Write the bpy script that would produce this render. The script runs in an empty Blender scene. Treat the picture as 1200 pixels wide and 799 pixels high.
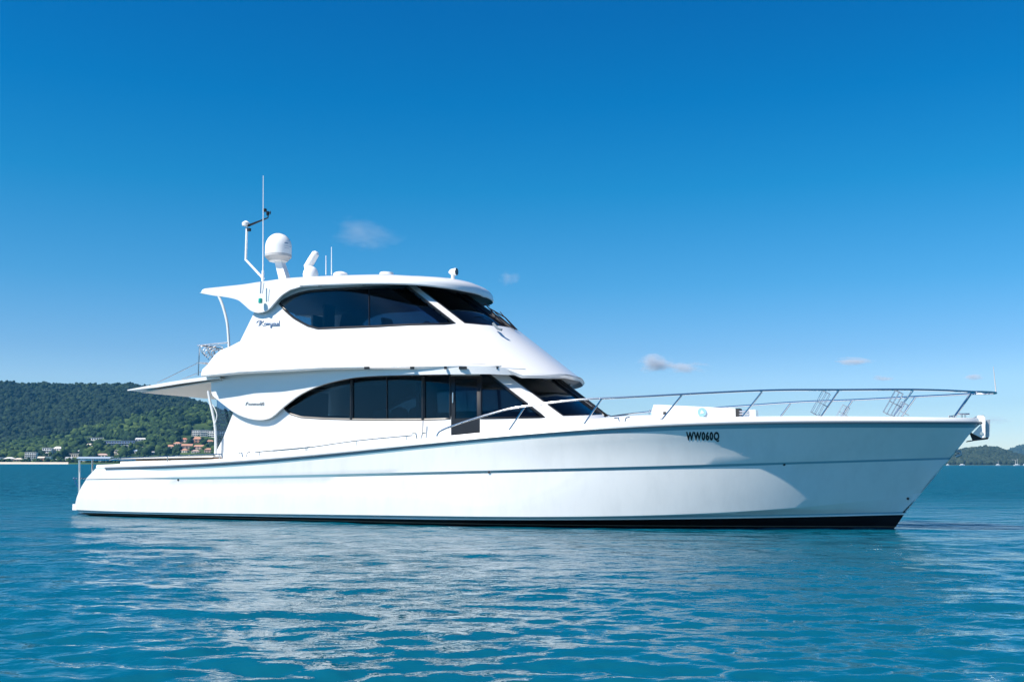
import bpy, bmesh, math, random
import numpy as np
from mathutils import Vector
from mathutils.geometry import delaunay_2d_cdt
random.seed(7); rng = np.random.default_rng(7)
R = math.radians
sc = bpy.context.scene
COL = sc.collection

# ------------------------------------------------------------------ camera
F = 1200.0; HZ = 543.7; CAM_H = 1.36
PITCH = math.atan((HZ - 399.5) / F); ROLL = R(0.095)
cam = bpy.data.cameras.new('camera'); camo = bpy.data.objects.new('camera', cam); COL.objects.link(camo)
cam.sensor_width = 36.0; cam.lens = 36.0; cam.clip_start = 0.1; cam.clip_end = 120000
camo.location = (0, 0, CAM_H)
camo.rotation_mode = 'XYZ'
from mathutils import Matrix
camo.rotation_euler = (Matrix.Rotation(math.pi / 2 + PITCH, 3, 'X') @ Matrix.Rotation(ROLL, 3, 'Z')).to_euler()
sc.camera = camo

# ------------------------------------------------------------------ light
SUN_EL = R(49)
TH = R(22.5)                                   # heading of the yacht away from the picture plane
Uv = np.array([math.cos(TH), -math.sin(TH), 0.0]); Vv = np.array([-math.sin(TH), -math.cos(TH), 0.0])
PHI = R(33)
sh = math.cos(PHI) * Vv - math.sin(PHI) * Uv   # horizontal direction towards the sun
sun_dir = Vector((sh[0] * math.cos(SUN_EL), sh[1] * math.cos(SUN_EL), math.sin(SUN_EL)))
sl = bpy.data.lights.new('sun', 'SUN'); sl.energy = 4.7; sl.angle = R(0.5); sl.color = (1.0, 0.935, 0.85)
so = bpy.data.objects.new('sun', sl); COL.objects.link(so)
so.rotation_euler = sun_dir.to_track_quat('Z', 'Y').to_euler(); so.location = (-20, -20, 40)

w = bpy.data.worlds.new('World'); sc.world = w; w.use_nodes = True
nt = w.node_tree; nt.nodes.clear()
sky = nt.nodes.new('ShaderNodeTexSky'); sky.sky_type = 'NISHITA'; sky.sun_disc = False
sky.sun_elevation = SUN_EL; sky.sun_rotation = math.atan2(sun_dir.x, sun_dir.y)
sky.altitude = 0; sky.air_density = 1.0; sky.dust_density = 0.35; sky.ozone_density = 2.6
bg = nt.nodes.new('ShaderNodeBackground'); bg.inputs['Strength'].default_value = 0.101
out = nt.nodes.new('ShaderNodeOutputWorld')
# deep polarised blue overhead, pale towards the horizon: tint of the sky by elevation
wtc = nt.nodes.new('ShaderNodeTexCoord'); sx = nt.nodes.new('ShaderNodeSeparateXYZ'); rp = nt.nodes.new('ShaderNodeValToRGB')
SKY_T = [(0.0, (.92, .98, 1.0)), (0.03, (.74, .86, .97)), (0.054, (.57, .72, .88)), (0.078, (.54, .71, .90)), (0.107, (.40, .63, .84)), (0.17, (.20, .60, .82)), (0.261, (.045, .57, .81)), (0.34, (.004, .51, .82)), (0.42, (.003, .46, .81)), (0.75, (.26, .52, .80))]
el = rp.color_ramp.elements
el[0].position = SKY_T[0][0]; el[0].color = (*SKY_T[0][1], 1); el[1].position = SKY_T[-1][0]; el[1].color = (*SKY_T[-1][1], 1)
for p_, c_ in SKY_T[1:-1]: e_ = el.new(p_); e_.color = (*c_, 1)
ml_ = nt.nodes.new('ShaderNodeMix'); ml_.data_type = 'RGBA'; ml_.blend_type = 'MULTIPLY'; ml_.inputs[0].default_value = 1.0
nt.links.new(wtc.outputs['Generated'], sx.inputs[0]); nt.links.new(sx.outputs['Z'], rp.inputs[0])
nt.links.new(sky.outputs[0], ml_.inputs[6]); nt.links.new(rp.outputs[0], ml_.inputs[7]); nt.links.new(ml_.outputs[2], bg.inputs[0]); nt.links.new(bg.outputs[0], out.inputs[0])

vs = sc.view_settings
vs.view_transform = 'Standard'; vs.look = 'None'; vs.gamma = 1; vs.use_curve_mapping = False
vs.exposure = 0.66
sc.render.engine = 'CYCLES'
sc.cycles.use_denoising = True
sc.cycles.volume_bounces = 3
sc.cycles.transparent_max_bounces = 16
sc.cycles.sample_clamp_indirect = 12
sc.cycles.blur_glossy = 0.5

# ------------------------------------------------------------------ helpers: pixel ray of the reference -> boat frame
def ray(px, py):
    x = (px - 600) / F; y = (399.5 - py) / F
    c, s = math.cos(ROLL), math.sin(ROLL)
    x, y = c * x - s * y, s * x + c * y
    return np.array([x, math.cos(PITCH) - y * math.sin(PITCH), math.sin(PITCH) + y * math.cos(PITCH)])
CP = np.array([0, 0, CAM_H])
_d = ray(1048, 619.5); _w = CP + _d * (-CAM_H / _d[2])
ORG = _w - 19.5 * Uv
def to_boat(p): return np.array([(p - ORG) @ Uv, (p - ORG) @ Vv, p[2]])
def P(px, py, v=2.4):
    """(u, z) of a traced point that lies on the surface v = v(u, z) of the yacht"""
    d = ray(px, py); vv = 2.4 if callable(v) else v
    for _ in range(60):
        t = (vv - (CP - ORG) @ Vv) / (d @ Vv); p = CP + t * d
        u = (p - ORG) @ Uv; z = p[2]
        n = v(u, z) if callable(v) else v
        if abs(n - vv) < 1e-5: break
        vv = .5 * vv + .5 * n
    return u, z, vv

def ease(x, a, b):
    t = min(1, max(0, (x - a) / (b - a))); return t * t * (3 - 2 * t)
def interp(xs, ys):
    xs = np.array(xs, float); ys = np.array(ys, float)
    return lambda x: float(np.interp(x, xs, ys))
def polyfit(pts, deg):
    a = np.array(pts); c = np.polyfit(a[:, 0], a[:, 1], deg); return lambda x: float(np.polyval(c, x))

# ------------------------------------------------------------------ materials
def newmat(name):
    m = bpy.data.materials.new(name); m.use_nodes = True; n = m.node_tree
    return m, n, n.nodes['Principled BSDF']
def simple(name, col, rough=0.5, metal=0.0, coat=0.0, spec=0.5, var=0.0, vscale=3.0, bump=0.0, bscale=20):
    m, n, b = newmat(name)
    b.inputs['Base Color'].default_value = (*col, 1); b.inputs['Roughness'].default_value = rough
    b.inputs['Metallic'].default_value = metal; b.inputs['Coat Weight'].default_value = coat
    b.inputs['Coat Roughness'].default_value = 0.03; b.inputs['Coat IOR'].default_value = 1.65; b.inputs['Specular IOR Level'].default_value = spec
    tc = n.nodes.new('ShaderNodeTexCoord')
    if var:
        no = n.nodes.new('ShaderNodeTexNoise'); no.inputs['Scale'].default_value = vscale; no.inputs['Detail'].default_value = 5
        mx = n.nodes.new('ShaderNodeMix'); mx.data_type = 'RGBA'
        mx.inputs[6].default_value = (*[c * (1 - var) for c in col], 1); mx.inputs[7].default_value = (*[min(1, c * (1 + var)) for c in col], 1)
        n.links.new(tc.outputs['Object'], no.inputs['Vector']); n.links.new(no.outputs[0], mx.inputs[0]); n.links.new(mx.outputs[2], b.inputs['Base Color'])
    if bump:
        no = n.nodes.new('ShaderNodeTexNoise'); no.inputs['Scale'].default_value = bscale; no.inputs['Detail'].default_value = 3
        bp = n.nodes.new('ShaderNodeBump'); bp.inputs['Strength'].default_value = bump; bp.inputs['Distance'].default_value = 0.05
        n.links.new(tc.outputs['Object'], no.inputs['Vector']); n.links.new(no.outputs[0], bp.inputs['Height']); n.links.new(bp.outputs[0], b.inputs['Normal'])
    return m
M = {}
M['gel'] = simple('white_gelcoat', (0.76, 0.762, 0.75), 0.35, coat=0.6, var=0.012, vscale=0.6, bump=0.02, bscale=0.8)
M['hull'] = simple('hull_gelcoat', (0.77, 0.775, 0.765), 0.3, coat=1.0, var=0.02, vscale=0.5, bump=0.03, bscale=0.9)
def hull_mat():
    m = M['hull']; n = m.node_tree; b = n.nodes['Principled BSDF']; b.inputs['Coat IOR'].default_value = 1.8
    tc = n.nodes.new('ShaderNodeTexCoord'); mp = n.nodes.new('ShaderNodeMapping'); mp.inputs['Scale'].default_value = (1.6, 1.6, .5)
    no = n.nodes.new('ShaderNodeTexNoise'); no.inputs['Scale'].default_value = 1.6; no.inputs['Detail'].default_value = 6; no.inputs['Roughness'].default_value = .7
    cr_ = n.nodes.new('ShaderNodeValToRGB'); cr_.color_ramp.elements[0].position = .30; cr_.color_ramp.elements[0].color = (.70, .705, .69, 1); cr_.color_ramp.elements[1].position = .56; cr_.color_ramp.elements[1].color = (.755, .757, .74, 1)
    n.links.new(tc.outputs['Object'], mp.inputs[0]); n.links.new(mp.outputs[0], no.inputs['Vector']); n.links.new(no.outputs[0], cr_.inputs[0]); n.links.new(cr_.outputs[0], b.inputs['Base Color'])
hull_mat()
M['soffit'] = simple('soffit_vinyl', (0.60, 0.58, 0.54), 0.6, var=0.03)
M['black'] = simple('black_paint', (0.008, 0.008, 0.01), 0.35)
M['antifoul'] = simple('black_antifoul', (0.006, 0.006, 0.008), 0.7, var=0.2, spec=0.2)
M['scum'] = simple('waterline_growth', (0.10, 0.075, 0.05), 0.8, var=0.4, vscale=3)
M['stripe_shade'] = simple('stripe_and_painted_shade', (0.19, 0.35, 0.41), 0.3, coat=0.5)  # boot stripe; also the painted shade under knuckle and rub rail
M['steel'] = simple('stainless_steel', (0.62, 0.63, 0.65), 0.12, metal=1.0)
M['wire'] = simple('stainless_wire', (0.5, 0.51, 0.53), 0.3, metal=1.0)
M['rubber'] = simple('dark_rubber', (0.02, 0.022, 0.025), 0.6)
M['liner'] = simple('dark_headliner', (0.10, 0.105, 0.11), 0.6)
M['trim'] = simple('grey_rub_rail', (0.16, 0.20, 0.23), 0.35, metal=0.2)
M['teak'] = simple('teak', (0.22, 0.12, 0.06), 0.6, var=0.25, vscale=6)
M['tan'] = simple('tan_leather', (0.55, 0.40, 0.30), 0.5, var=0.1)
M['light_in'] = simple('cabin_panel', (0.34, 0.33, 0.31), 0.6)
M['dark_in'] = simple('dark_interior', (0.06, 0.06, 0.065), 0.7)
M['carpet'] = simple('cabin_carpet', (0.13, 0.10, 0.08), 0.9)
M['navy'] = simple('navy_lettering', (0.09, 0.17, 0.30), 0.4)
M['greyprint'] = simple('grey_lettering', (0.22, 0.25, 0.28), 0.4)
M['galv'] = simple('galvanised_steel', (0.42, 0.44, 0.46), 0.45, metal=0.6, var=0.15, vscale=8)
M['dome'] = simple('dome_plastic', (0.80, 0.80, 0.79), 0.45)
M['dome_grey'] = simple('dome_grey_plastic', (0.45, 0.45, 0.45), 0.5)
M['green'] = simple('green_lens', (0.0, 0.35, 0.25), 0.2, coat=1)
M['cushion'] = simple('cushion_vinyl', (0.70, 0.68, 0.64), 0.6, var=0.05)

def glass(name, tint, face=0.05):
    m = bpy.data.materials.new(name); m.use_nodes = True; n = m.node_tree; n.nodes.clear()
    tr = n.nodes.new('ShaderNodeBsdfTransparent'); tr.inputs[0].default_value = (*tint, 1)
    gl = n.nodes.new('ShaderNodeBsdfGlossy'); gl.inputs['Roughness'].default_value = 0.01; gl.inputs[0].default_value = (.9, .95, 1, 1)
    fr = n.nodes.new('ShaderNodeFresnel'); fr.inputs[0].default_value = 1.45
    mx = n.nodes.new('ShaderNodeMixShader'); o = n.nodes.new('ShaderNodeOutputMaterial')
    n.links.new(fr.outputs[0], mx.inputs[0]); n.links.new(tr.outputs[0], mx.inputs[1]); n.links.new(gl.outputs[0], mx.inputs[2]); n.links.new(mx.outputs[0], o.inputs[0])
    return m
M['glass'] = glass('tinted_glass', (0.33, 0.42, 0.47))
M['glass_fly'] = glass('tinted_blue_glass', (0.42, 0.51, 0.57))
M['glass_screen'] = glass('weather_screen_vinyl', (0.50, 0.62, 0.74))
M['glass_clear'] = glass('windscreen_glass', (0.72, 0.83, 0.88))

# ------------------------------------------------------------------ object helpers
def tag(o, label=None, cat=None, group=None, kind=None):
    if label: o['label'] = label
    if cat: o['category'] = cat
    if group: o['group'] = group
    if kind: o['kind'] = kind
    return o
def empty(name, loc=(0, 0, 0), rz=0.0):
    o = bpy.data.objects.new(name, None); COL.objects.link(o); o.location = loc; o.rotation_euler = (0, 0, rz); o.empty_display_size = 0.5
    return o
def mesh(name, verts, faces, mats, parent=None, smooth=False, angle=35, midx=None):
    me = bpy.data.meshes.new(name); me.from_pydata([tuple(map(float, v)) for v in verts], [], [tuple(f) for f in faces])
    if not isinstance(mats, (list, tuple)): mats = [mats]
    for m in mats: me.materials.append(m)
    if midx is not None:
        for p, i in zip(me.polygons, midx): p.material_index = i
    bm = bmesh.new(); bm.from_mesh(me); bmesh.ops.recalc_face_normals(bm, faces=bm.faces); bm.to_mesh(me); bm.free()
    if smooth:
        for p in me.polygons: p.use_smooth = True
        me.set_sharp_from_angle(angle=R(angle))
    o = bpy.data.objects.new(name, me); COL.objects.link(o)
    if parent: o.parent = parent
    return o

class MB:
    def __init__(s): s.v = []; s.f = []
    def add(s, v, f):
        k = len(s.v); s.v += [tuple(map(float, p)) for p in v]; s.f += [tuple(i + k for i in q) for q in f]; return s
    def box(s, a, b):
        (x0, y0, z0), (x1, y1, z1) = a, b
        return s.add([(x0, y0, z0), (x1, y0, z0), (x1, y1, z0), (x0, y1, z0), (x0, y0, z1), (x1, y0, z1), (x1, y1, z1), (x0, y1, z1)],
                     [(0, 3, 2, 1), (4, 5, 6, 7), (0, 1, 5, 4), (1, 2, 6, 5), (2, 3, 7, 6), (3, 0, 4, 7)])
    def hexa(s, bot, top):
        n = len(bot); f = [tuple(range(n))[::-1], tuple(range(n, 2 * n))] + [(i, (i + 1) % n, n + (i + 1) % n, n + i) for i in range(n)]
        return s.add(list(bot) + list(top), f)
    def tube(s, pts, r, n=8, closed=False, rr=None, flat=1.0):
        pts = [Vector(p) for p in pts]; N = len(pts); rings = []
        up = None
        for i, p in enumerate(pts):
            a = pts[(i - 1) % N] if (closed or i > 0) else p; b = pts[(i + 1) % N] if (closed or i < N - 1) else p
            t = (b - a).normalized()
            if up is None:
                up = t.orthogonal().normalized()
            up = (up - t * up.dot(t)); up = up.normalized() if up.length > 1e-6 else t.orthogonal().normalized()
            sd = t.cross(up); ri = (rr[i] if rr is not None else r)
            rings.append([p + (up * math.cos(2 * math.pi * k / n) * flat + sd * math.sin(2 * math.pi * k / n)) * ri for k in range(n)])
        v = [q for rg in rings for q in rg]; f = []
        for i in range(N if closed else N - 1):
            j = (i + 1) % N
            for k in range(n): f.append((i * n + k, i * n + (k + 1) % n, j * n + (k + 1) % n, j * n + k))
        if not closed: f += [tuple(range(n))[::-1], tuple((N - 1) * n + k for k in range(n))]
        return s.add(v, f)
    def lathe(s, prof, c=(0, 0, 0), n=24, sx=1, sy=1):
        v = []; f = []
        for r, z in prof:
            for k in range(n): v.append((c[0] + sx * r * math.cos(2 * math.pi * k / n), c[1] + sy * r * math.sin(2 * math.pi * k / n), c[2] + z))
        for i in range(len(prof) - 1):
            for k in range(n): f.append((i * n + k, i * n + (k + 1) % n, (i + 1) * n + (k + 1) % n, (i + 1) * n + k))
        f += [tuple(range(n))[::-1], tuple((len(prof) - 1) * n + k for k in range(n))]
        return s.add(v, f)
    def build(s, name, m, parent=None, smooth=True, angle=40): return mesh(name, s.v, s.f, m, parent, smooth, angle)

def smooth_path(pts, k=6):
    pts = [np.array(p, float) for p in pts]; o = []
    for i in range(len(pts) - 1):
        p0 = pts[max(i - 1, 0)]; p1 = pts[i]; p2 = pts[i + 1]; p3 = pts[min(i + 2, len(pts) - 1)]
        for j in range(k):
            t = j / k
            o.append(0.5 * ((2 * p1) + (-p0 + p2) * t + (2 * p0 - 5 * p1 + 4 * p2 - p3) * t * t + (-p0 + 3 * p1 - 3 * p2 + p3) * t ** 3))
    o.append(pts[-1]); return o

def B(u, v, z): return (u, -v, z)               # boat local coordinates: +x bow, starboard is -y

# ------------------------------------------------------------------ curved body surfaces of the yacht
class Nose:
    """plan curve at each height: straight side, then a superellipse nose that closes on the centre line; q = metres along it"""
    def __init__(s, W, C, a, p):
        s.W, s.C = W, C; s.a = a if callable(a) else (lambda z: a); s.p = p if callable(p) else (lambda z: p)
        s.tab(3.2)
    def tab(s, z):
        a, p, W = s.a(z), s.p(z), s.W(z); ps = (np.linspace(0, 1, 1500) ** 2) * math.pi / 2
        x = a * np.sin(ps) ** (2 / p); y = W * np.maximum(0, np.cos(ps)) ** (2 / p)
        s.L = np.concatenate([[0], np.cumsum(np.hypot(np.diff(x), np.diff(y)))]); s.ps = ps
    def V(s, u, z):
        a = s.a(z); u0 = s.C(z) - a; W = s.W(z); p = s.p(z)
        if u <= u0: return W
        x = min(1, (u - u0) / a); return W * (1 - x ** p) ** (1 / p)
    def point(s, q, z):
        a = s.a(z); u0 = s.C(z) - a; W = s.W(z); p = s.p(z)
        if q <= 0: return np.array([u0 + q, W, z])
        ps = float(np.interp(q, s.L, s.ps))
        return np.array([u0 + a * math.sin(ps) ** (2 / p), W * max(0, math.cos(ps)) ** (2 / p), z])
    def Q(s): return float(s.L[-1])
    def inv(s, u, v, z):
        a = s.a(z); u0 = s.C(z) - a; W = s.W(z); p = s.p(z)
        if u <= u0: return u - u0
        ps = math.atan2((max(0, u - u0) / a) ** (p / 2), (max(v, 0) / W) ** (p / 2)); return float(np.interp(ps, s.ps, s.L))
    def hit(s, px, py):
        """first crossing of the pixel ray with the surface -> (q, z)"""
        d = ray(px, py); c = to_boat(CP); db = np.array([d @ Uv, d @ Vv, d[2]])
        f = lambda t: (c + t * db)[1] - s.V((c + t * db)[0], (c + t * db)[2])
        t = 14.0; ft = f(t)
        while t < 34:
            t2 = t + 0.05; f2 = f(t2); pp = c + t2 * db
            if f2 <= 0 and (pp[0] < s.C(pp[2]) or pp[1] <= 0):
                lo, hi = t, t2
                for _ in range(30):
                    m = (lo + hi) / 2
                    if f(m) > 0: lo = m
                    else: hi = m
                p = c + hi * db
                if p[0] >= s.C(p[2]) - 1e-3: p[1] = 0
                return s.inv(p[0], p[1], p[2]), p[2]
            t = t2
        # missed: take the centre line
        u, z, _ = P(px, py, 0.0); return s.Q(), z
class Flat:
    """side surface v = f(u, z), parameter q = u"""
    def __init__(s, f): s.f = f
    def point(s, q, z): return np.array([q, s.f(q, z), z])
    def hit(s, px, py): u, z, v = P(px, py, s.f); return u, z

def inside(poly, x, y):
    c = False; n = len(poly); j = n - 1
    for i in range(n):
        xi, yi = poly[i]; xj, yj = poly[j]
        if (yi > y) != (yj > y) and x < (xj - xi) * (y - yi) / (yj - yi) + xi: c = not c
        j = i
    return c
def densify(poly, step=0.12, closed=True):
    o = []; n = len(poly)
    for i in range(n if closed else n - 1):
        a = np.array(poly[i]); b = np.array(poly[(i + 1) % n]); k = max(1, int(np.linalg.norm(b - a) / step))
        for j in range(k): o.append(tuple(a + (b - a) * j / k))
    return o
def panel(name, surf, outer, holes, mat, parent, thick=0.05, off=0.0, side=1, step=0.14, px=True, mat_in=None):
    """a sheet cut to the traced outline, bent onto the surface, with real thickness inwards"""
    if px:
        outer = [surf.hit(*p) for p in densify(outer, 6.0)]; holes = [[surf.hit(*p) for p in densify(h, 6.0)] for h in holes]
    outer = densify(outer, step); holes = [densify(h, step) for h in holes]
    pts = []; edges = []
    for loop in [outer] + holes:
        k = len(pts); n = len(loop); pts += loop; edges += [(k + i, k + (i + 1) % n) for i in range(n)]
    xs = [p[0] for p in outer]; ys = [p[1] for p in outer]
    g = step * 1.3; x = min(xs) + g / 2
    while x < max(xs):
        y = min(ys) + g / 2
        while y < max(ys):
            if inside(outer, x, y) and not any(inside(h, x, y) for h in holes):
                if min((x - a) ** 2 + (y - b) ** 2 for a, b in pts[:sum(map(len, [outer] + holes))]) > (g * .45) ** 2: pts.append((x, y))
            y += g
        x += g
    r = delaunay_2d_cdt([Vector(p) for p in pts], edges, [], 0, 1e-5)
    vv, ff = r[0], r[2]
    tris = []
    for f in ff:
        cx = sum(vv[i][0] for i in f) / len(f); cy = sum(vv[i][1] for i in f) / len(f)
        if inside(outer, cx, cy) and not any(inside(h, cx, cy) for h in holes): tris.append(tuple(f))
    S = [surf.point(p[0], p[1]) for p in vv]
    N = []
    for p in vv:
        e = 0.02
        a = surf.point(p[0] + e, p[1]) - surf.point(p[0] - e, p[1]); b = surf.point(p[0], p[1] + e) - surf.point(p[0], p[1] - e)
        n = np.cross(b, a); l = np.linalg.norm(n); n = n / l if l > 1e-9 else np.array([1, 0, 0])
        if n[1] < -0.05 or (abs(n[1]) <= 0.05 and n[0] < 0): n = -n
        N.append(n)
    n0 = len(S)
    front = [s + n * off for s, n in zip(S, N)]; back = [s + n * (off - thick) for s, n in zip(S, N)]
    for q in range(n0):
        for arr in (front, back):
            if arr[q][1] < 0.0: arr[q] = np.array([arr[q][0], 0.0, arr[q][2]])
    V3 = [(p[0], -p[1] * side, p[2]) for p in front + back]
    F3 = list(tris); mi = [0] * len(tris)
    F3 += [tuple(i + n0 for i in reversed(t)) for t in tris]; mi += [1 if mat_in else 0] * len(tris)
    cnt = {}
    for t in tris:
        for i in range(len(t)):
            e = (t[i], t[(i + 1) % len(t)]); cnt.setdefault(tuple(sorted(e)), []).append(e)
    for k, es in cnt.items():
        if len(es) == 1:
            a, b = es[0]; F3.append((b, a, a + n0, b + n0)); mi.append(0)
    return mesh(name, V3, F3, [mat] + ([mat_in] if mat_in else []), parent, True, 32, mi)
def edge_tube(name, surf, loop, r, mat, parent, side=1, off=0.0, closed=True, px=True, step=0.12, flat=1.0):
    if px: loop = [surf.hit(*p) for p in densify(loop, 5.0, closed) + ([] if closed else [loop[-1]])]
    loop = densify(loop, step, closed)
    pts = []
    for q, z in loop:
        e = 0.02; s0 = surf.point(q, z)
        a = surf.point(q + e, z) - surf.point(q - e, z); b = surf.point(q, z + e) - surf.point(q, z - e)
        n = np.cross(b, a); n = n / max(1e-9, np.linalg.norm(n))
        if n[1] < -0.05: n = -n
        p = s0 + n * off; pts.append((p[0], -p[1] * side, p[2]))
    return MB().tube(pts, r, 6, closed).build(name, mat, parent)

def cr(pts, k=4):
    """round off a traced outline (closed)"""
    n = len(pts); o = []
    for i in range(n):
        p0, p1, p2, p3 = [np.array(pts[(i + j) % n], float) for j in (-1, 0, 1, 2)]
        for j in range(k):
            t = j / k
            o.append(tuple(0.5 * ((2 * p1) + (-p0 + p2) * t + (2 * p0 - 5 * p1 + 4 * p2 - p3) * t * t + (-p0 + 3 * p1 - 3 * p2 + p3) * t ** 3)))
    return o
def cro(pts, k=4): return [tuple(p) for p in smooth_path(pts, k)]

# ================================================================== WATER
def build_sea():
    rr = [2.0]
    while rr[-1] < 9000:
        r = rr[-1]
        rr.append(r * (1.0056 + min(.12, .0030 * (r / 60) ** 1.1)))
    r = np.array(rr); n = len(r)
    fine = np.linspace(R(-42), R(42), 930); coarse = np.linspace(R(42), R(318), 150)[1:-1]
    th = np.concatenate([fine, coarse]); m = len(th)
    RR, TT = np.meshgrid(r, th, indexing='ij')
    X = RR * np.sin(TT); Y = RR * np.cos(TT); Z = np.zeros_like(X); DX = np.zeros_like(X); DY = np.zeros_like(X)
    spacing = np.gradient(r)[:, None] * np.ones((1, m))
    g = np.random.default_rng(11)
    lam = np.exp(np.linspace(math.log(0.10), math.log(5.0), 130))
    for L in lam:
        k = 2 * math.pi / L; a = 0.0040 * (L / .5) ** 0.95 if L < 0.5 else (0.0036 * (L / 0.5) ** -0.25 if L < 1.2 else 0.0020 * (L / 1.2) ** .7)
        a *= 0.72
        ang = g.normal(R(84), R(20)) if L > 0.35 else g.normal(R(82), R(34))
        ph = g.uniform(0, 2 * math.pi); kx, ky = math.cos(ang) * k, math.sin(ang) * k
        fade = np.clip((L / spacing - 2.5) / 2.5, 0, 1)
        fade[:, len(fine):] *= 0.0
        pha = kx * X + ky * Y + ph + 0.8 * np.sin(0.11 * X * math.cos(ang + 1) + 0.13 * Y * math.sin(ang + 1) + ph * 3)
        s = np.sin(pha) * a * fade
        Z += s; c = np.cos(pha) * a * fade * 0.75; DX -= math.cos(ang) * c; DY -= math.sin(ang) * c
    # patches of calmer and rougher water
    pt = 0.86 + 0.24 * np.sin(0.31 * X + 0.8 + 0.6 * np.sin(0.17 * Y)) * np.sin(0.23 * Y + 1.1 + 0.5 * np.sin(0.21 * X))
    lod = np.clip((spacing * 3.2 - 0.10) / 1.2, 0, 1)
    Z *= pt; X = X + DX; Y = Y + DY
    v = np.stack([X, Y, Z], -1).reshape(-1, 3)
    v = np.vstack([v, [[0, 0, 0]]])
    i = np.arange(n - 1)[:, None]; j = np.arange(m)[None, :]; j2 = (j + 1) % m
    f = np.stack([i * m + j + 0 * i, i * m + j2, (i + 1) * m + j2, (i + 1) * m + j], -1).reshape(-1, 4)
    cen = np.array([[j_, n * m, (j_ + 1) % m] for j_ in range(m)])
    me = bpy.data.meshes.new('sea')
    nv = len(v); nf = len(f) + len(cen)
    me.vertices.add(nv); me.vertices.foreach_set('co', v.ravel())
    loops = np.concatenate([f.ravel(), cen.ravel()]); me.loops.add(len(loops)); me.loops.foreach_set('vertex_index', loops)
    me.polygons.add(nf)
    ls = np.concatenate([np.arange(len(f)) * 4, len(f) * 4 + np.arange(len(cen)) * 3])
    lt = np.concatenate([np.full(len(f), 4), np.full(len(cen), 3)])
    me.polygons.foreach_set('loop_start', ls); me.polygons.foreach_set('loop_total', lt)
    me.polygons.foreach_set('use_smooth', np.ones(nf, bool)); me.update(calc_edges=True)
    # winding: make it face up
    if me.polygons[10].normal.z < 0: me.flip_normals()
    mt, nn, b = newmat('sea_water')
    b.inputs['Base Color'].default_value = (0.001, 0.062, 0.105, 1); b.inputs['Roughness'].default_value = 0.035
    b.inputs['IOR'].default_value = 1.333
    tc = nn.nodes.new('ShaderNodeTexCoord'); mp = nn.nodes.new('ShaderNodeMapping'); mp.inputs['Scale'].default_value = (0.75, 1.1, 1)
    n1 = nn.nodes.new('ShaderNodeTexNoise'); n1.inputs['Scale'].default_value = 0.9; n1.inputs['Detail'].default_value = 5; n1.inputs['Roughness'].default_value = 0.55
    bp = nn.nodes.new('ShaderNodeBump'); bp.inputs['Strength'].default_value = 1.0
    nn.links.new(tc.outputs['Object'], mp.inputs[0]); nn.links.new(mp.outputs[0], n1.inputs['Vector']); nn.links.new(n1.outputs[0], bp.inputs['Height'])
    n3 = nn.nodes.new('ShaderNodeTexNoise'); n3.inputs['Scale'].default_value = 5.5; n3.inputs['Detail'].default_value = 3
    mp3 = nn.nodes.new('ShaderNodeMapping'); mp3.inputs['Scale'].default_value = (0.55, 1.3, 1)
    bp3 = nn.nodes.new('ShaderNodeBump'); bp3.inputs['Strength'].default_value = 1.0; bp3.inputs['Distance'].default_value = 0.010
    nn.links.new(tc.outputs['Object'], mp3.inputs[0]); nn.links.new(mp3.outputs[0], n3.inputs['Vector']); nn.links.new(n3.outputs[0], bp3.inputs['Height']); nn.links.new(bp3.outputs[0], bp.inputs['Normal'])
    nn.links.new(bp.outputs[0], b.inputs['Normal'])
    # broad patches of greener and bluer water
    n2 = nn.nodes.new('ShaderNodeTexNoise'); n2.inputs['Scale'].default_value = 0.05; n2.inputs['Detail'].default_value = 2
    mx = nn.nodes.new('ShaderNodeMix'); mx.data_type = 'RGBA'; mx.inputs[6].default_value = (0.001, 0.088, 0.122, 1); mx.inputs[7].default_value = (0.001, 0.078, 0.142, 1)
    nn.links.new(tc.outputs['Object'], n2.inputs['Vector']); nn.links.new(n2.outputs[0], mx.inputs[0]); nn.links.new(mx.outputs[2], b.inputs['Base Color'])
    at_ = me.attributes.new('ripple', 'FLOAT', 'POINT'); at_.data.foreach_set('value', np.concatenate([lod.ravel(), [0.0]]).astype(np.float32))
    an = nn.nodes.new('ShaderNodeAttribute'); an.attribute_name = 'ripple'
    mr = nn.nodes.new('ShaderNodeMapRange'); mr.inputs['To Min'].default_value = 0.04; mr.inputs['To Max'].default_value = 1.1
    mr2 = nn.nodes.new('ShaderNodeMapRange'); mr2.inputs['To Min'].default_value = 0.03; mr2.inputs['To Max'].default_value = 0.42
    mr3 = nn.nodes.new('ShaderNodeMapRange'); mr3.inputs['To Min'].default_value = 0.8; mr3.inputs['To Max'].default_value = 0.22
    nn.links.new(an.outputs['Fac'], mr3.inputs['Value']); nn.links.new(mr3.outputs[0], b.inputs['Specular IOR Level'])
    nn.links.new(an.outputs['Fac'], mr2.inputs['Value']); nn.links.new(mr2.outputs[0], b.inputs['Roughness'])
    nn.links.new(an.outputs['Fac'], mr.inputs['Value']); nn.links.new(mr.outputs[0], bp.inputs['Distance'])
    me.materials.append(mt)
    o = bpy.data.objects.new('sea', me); COL.objects.link(o); tag(o, kind='structure')
build_sea()

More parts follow.
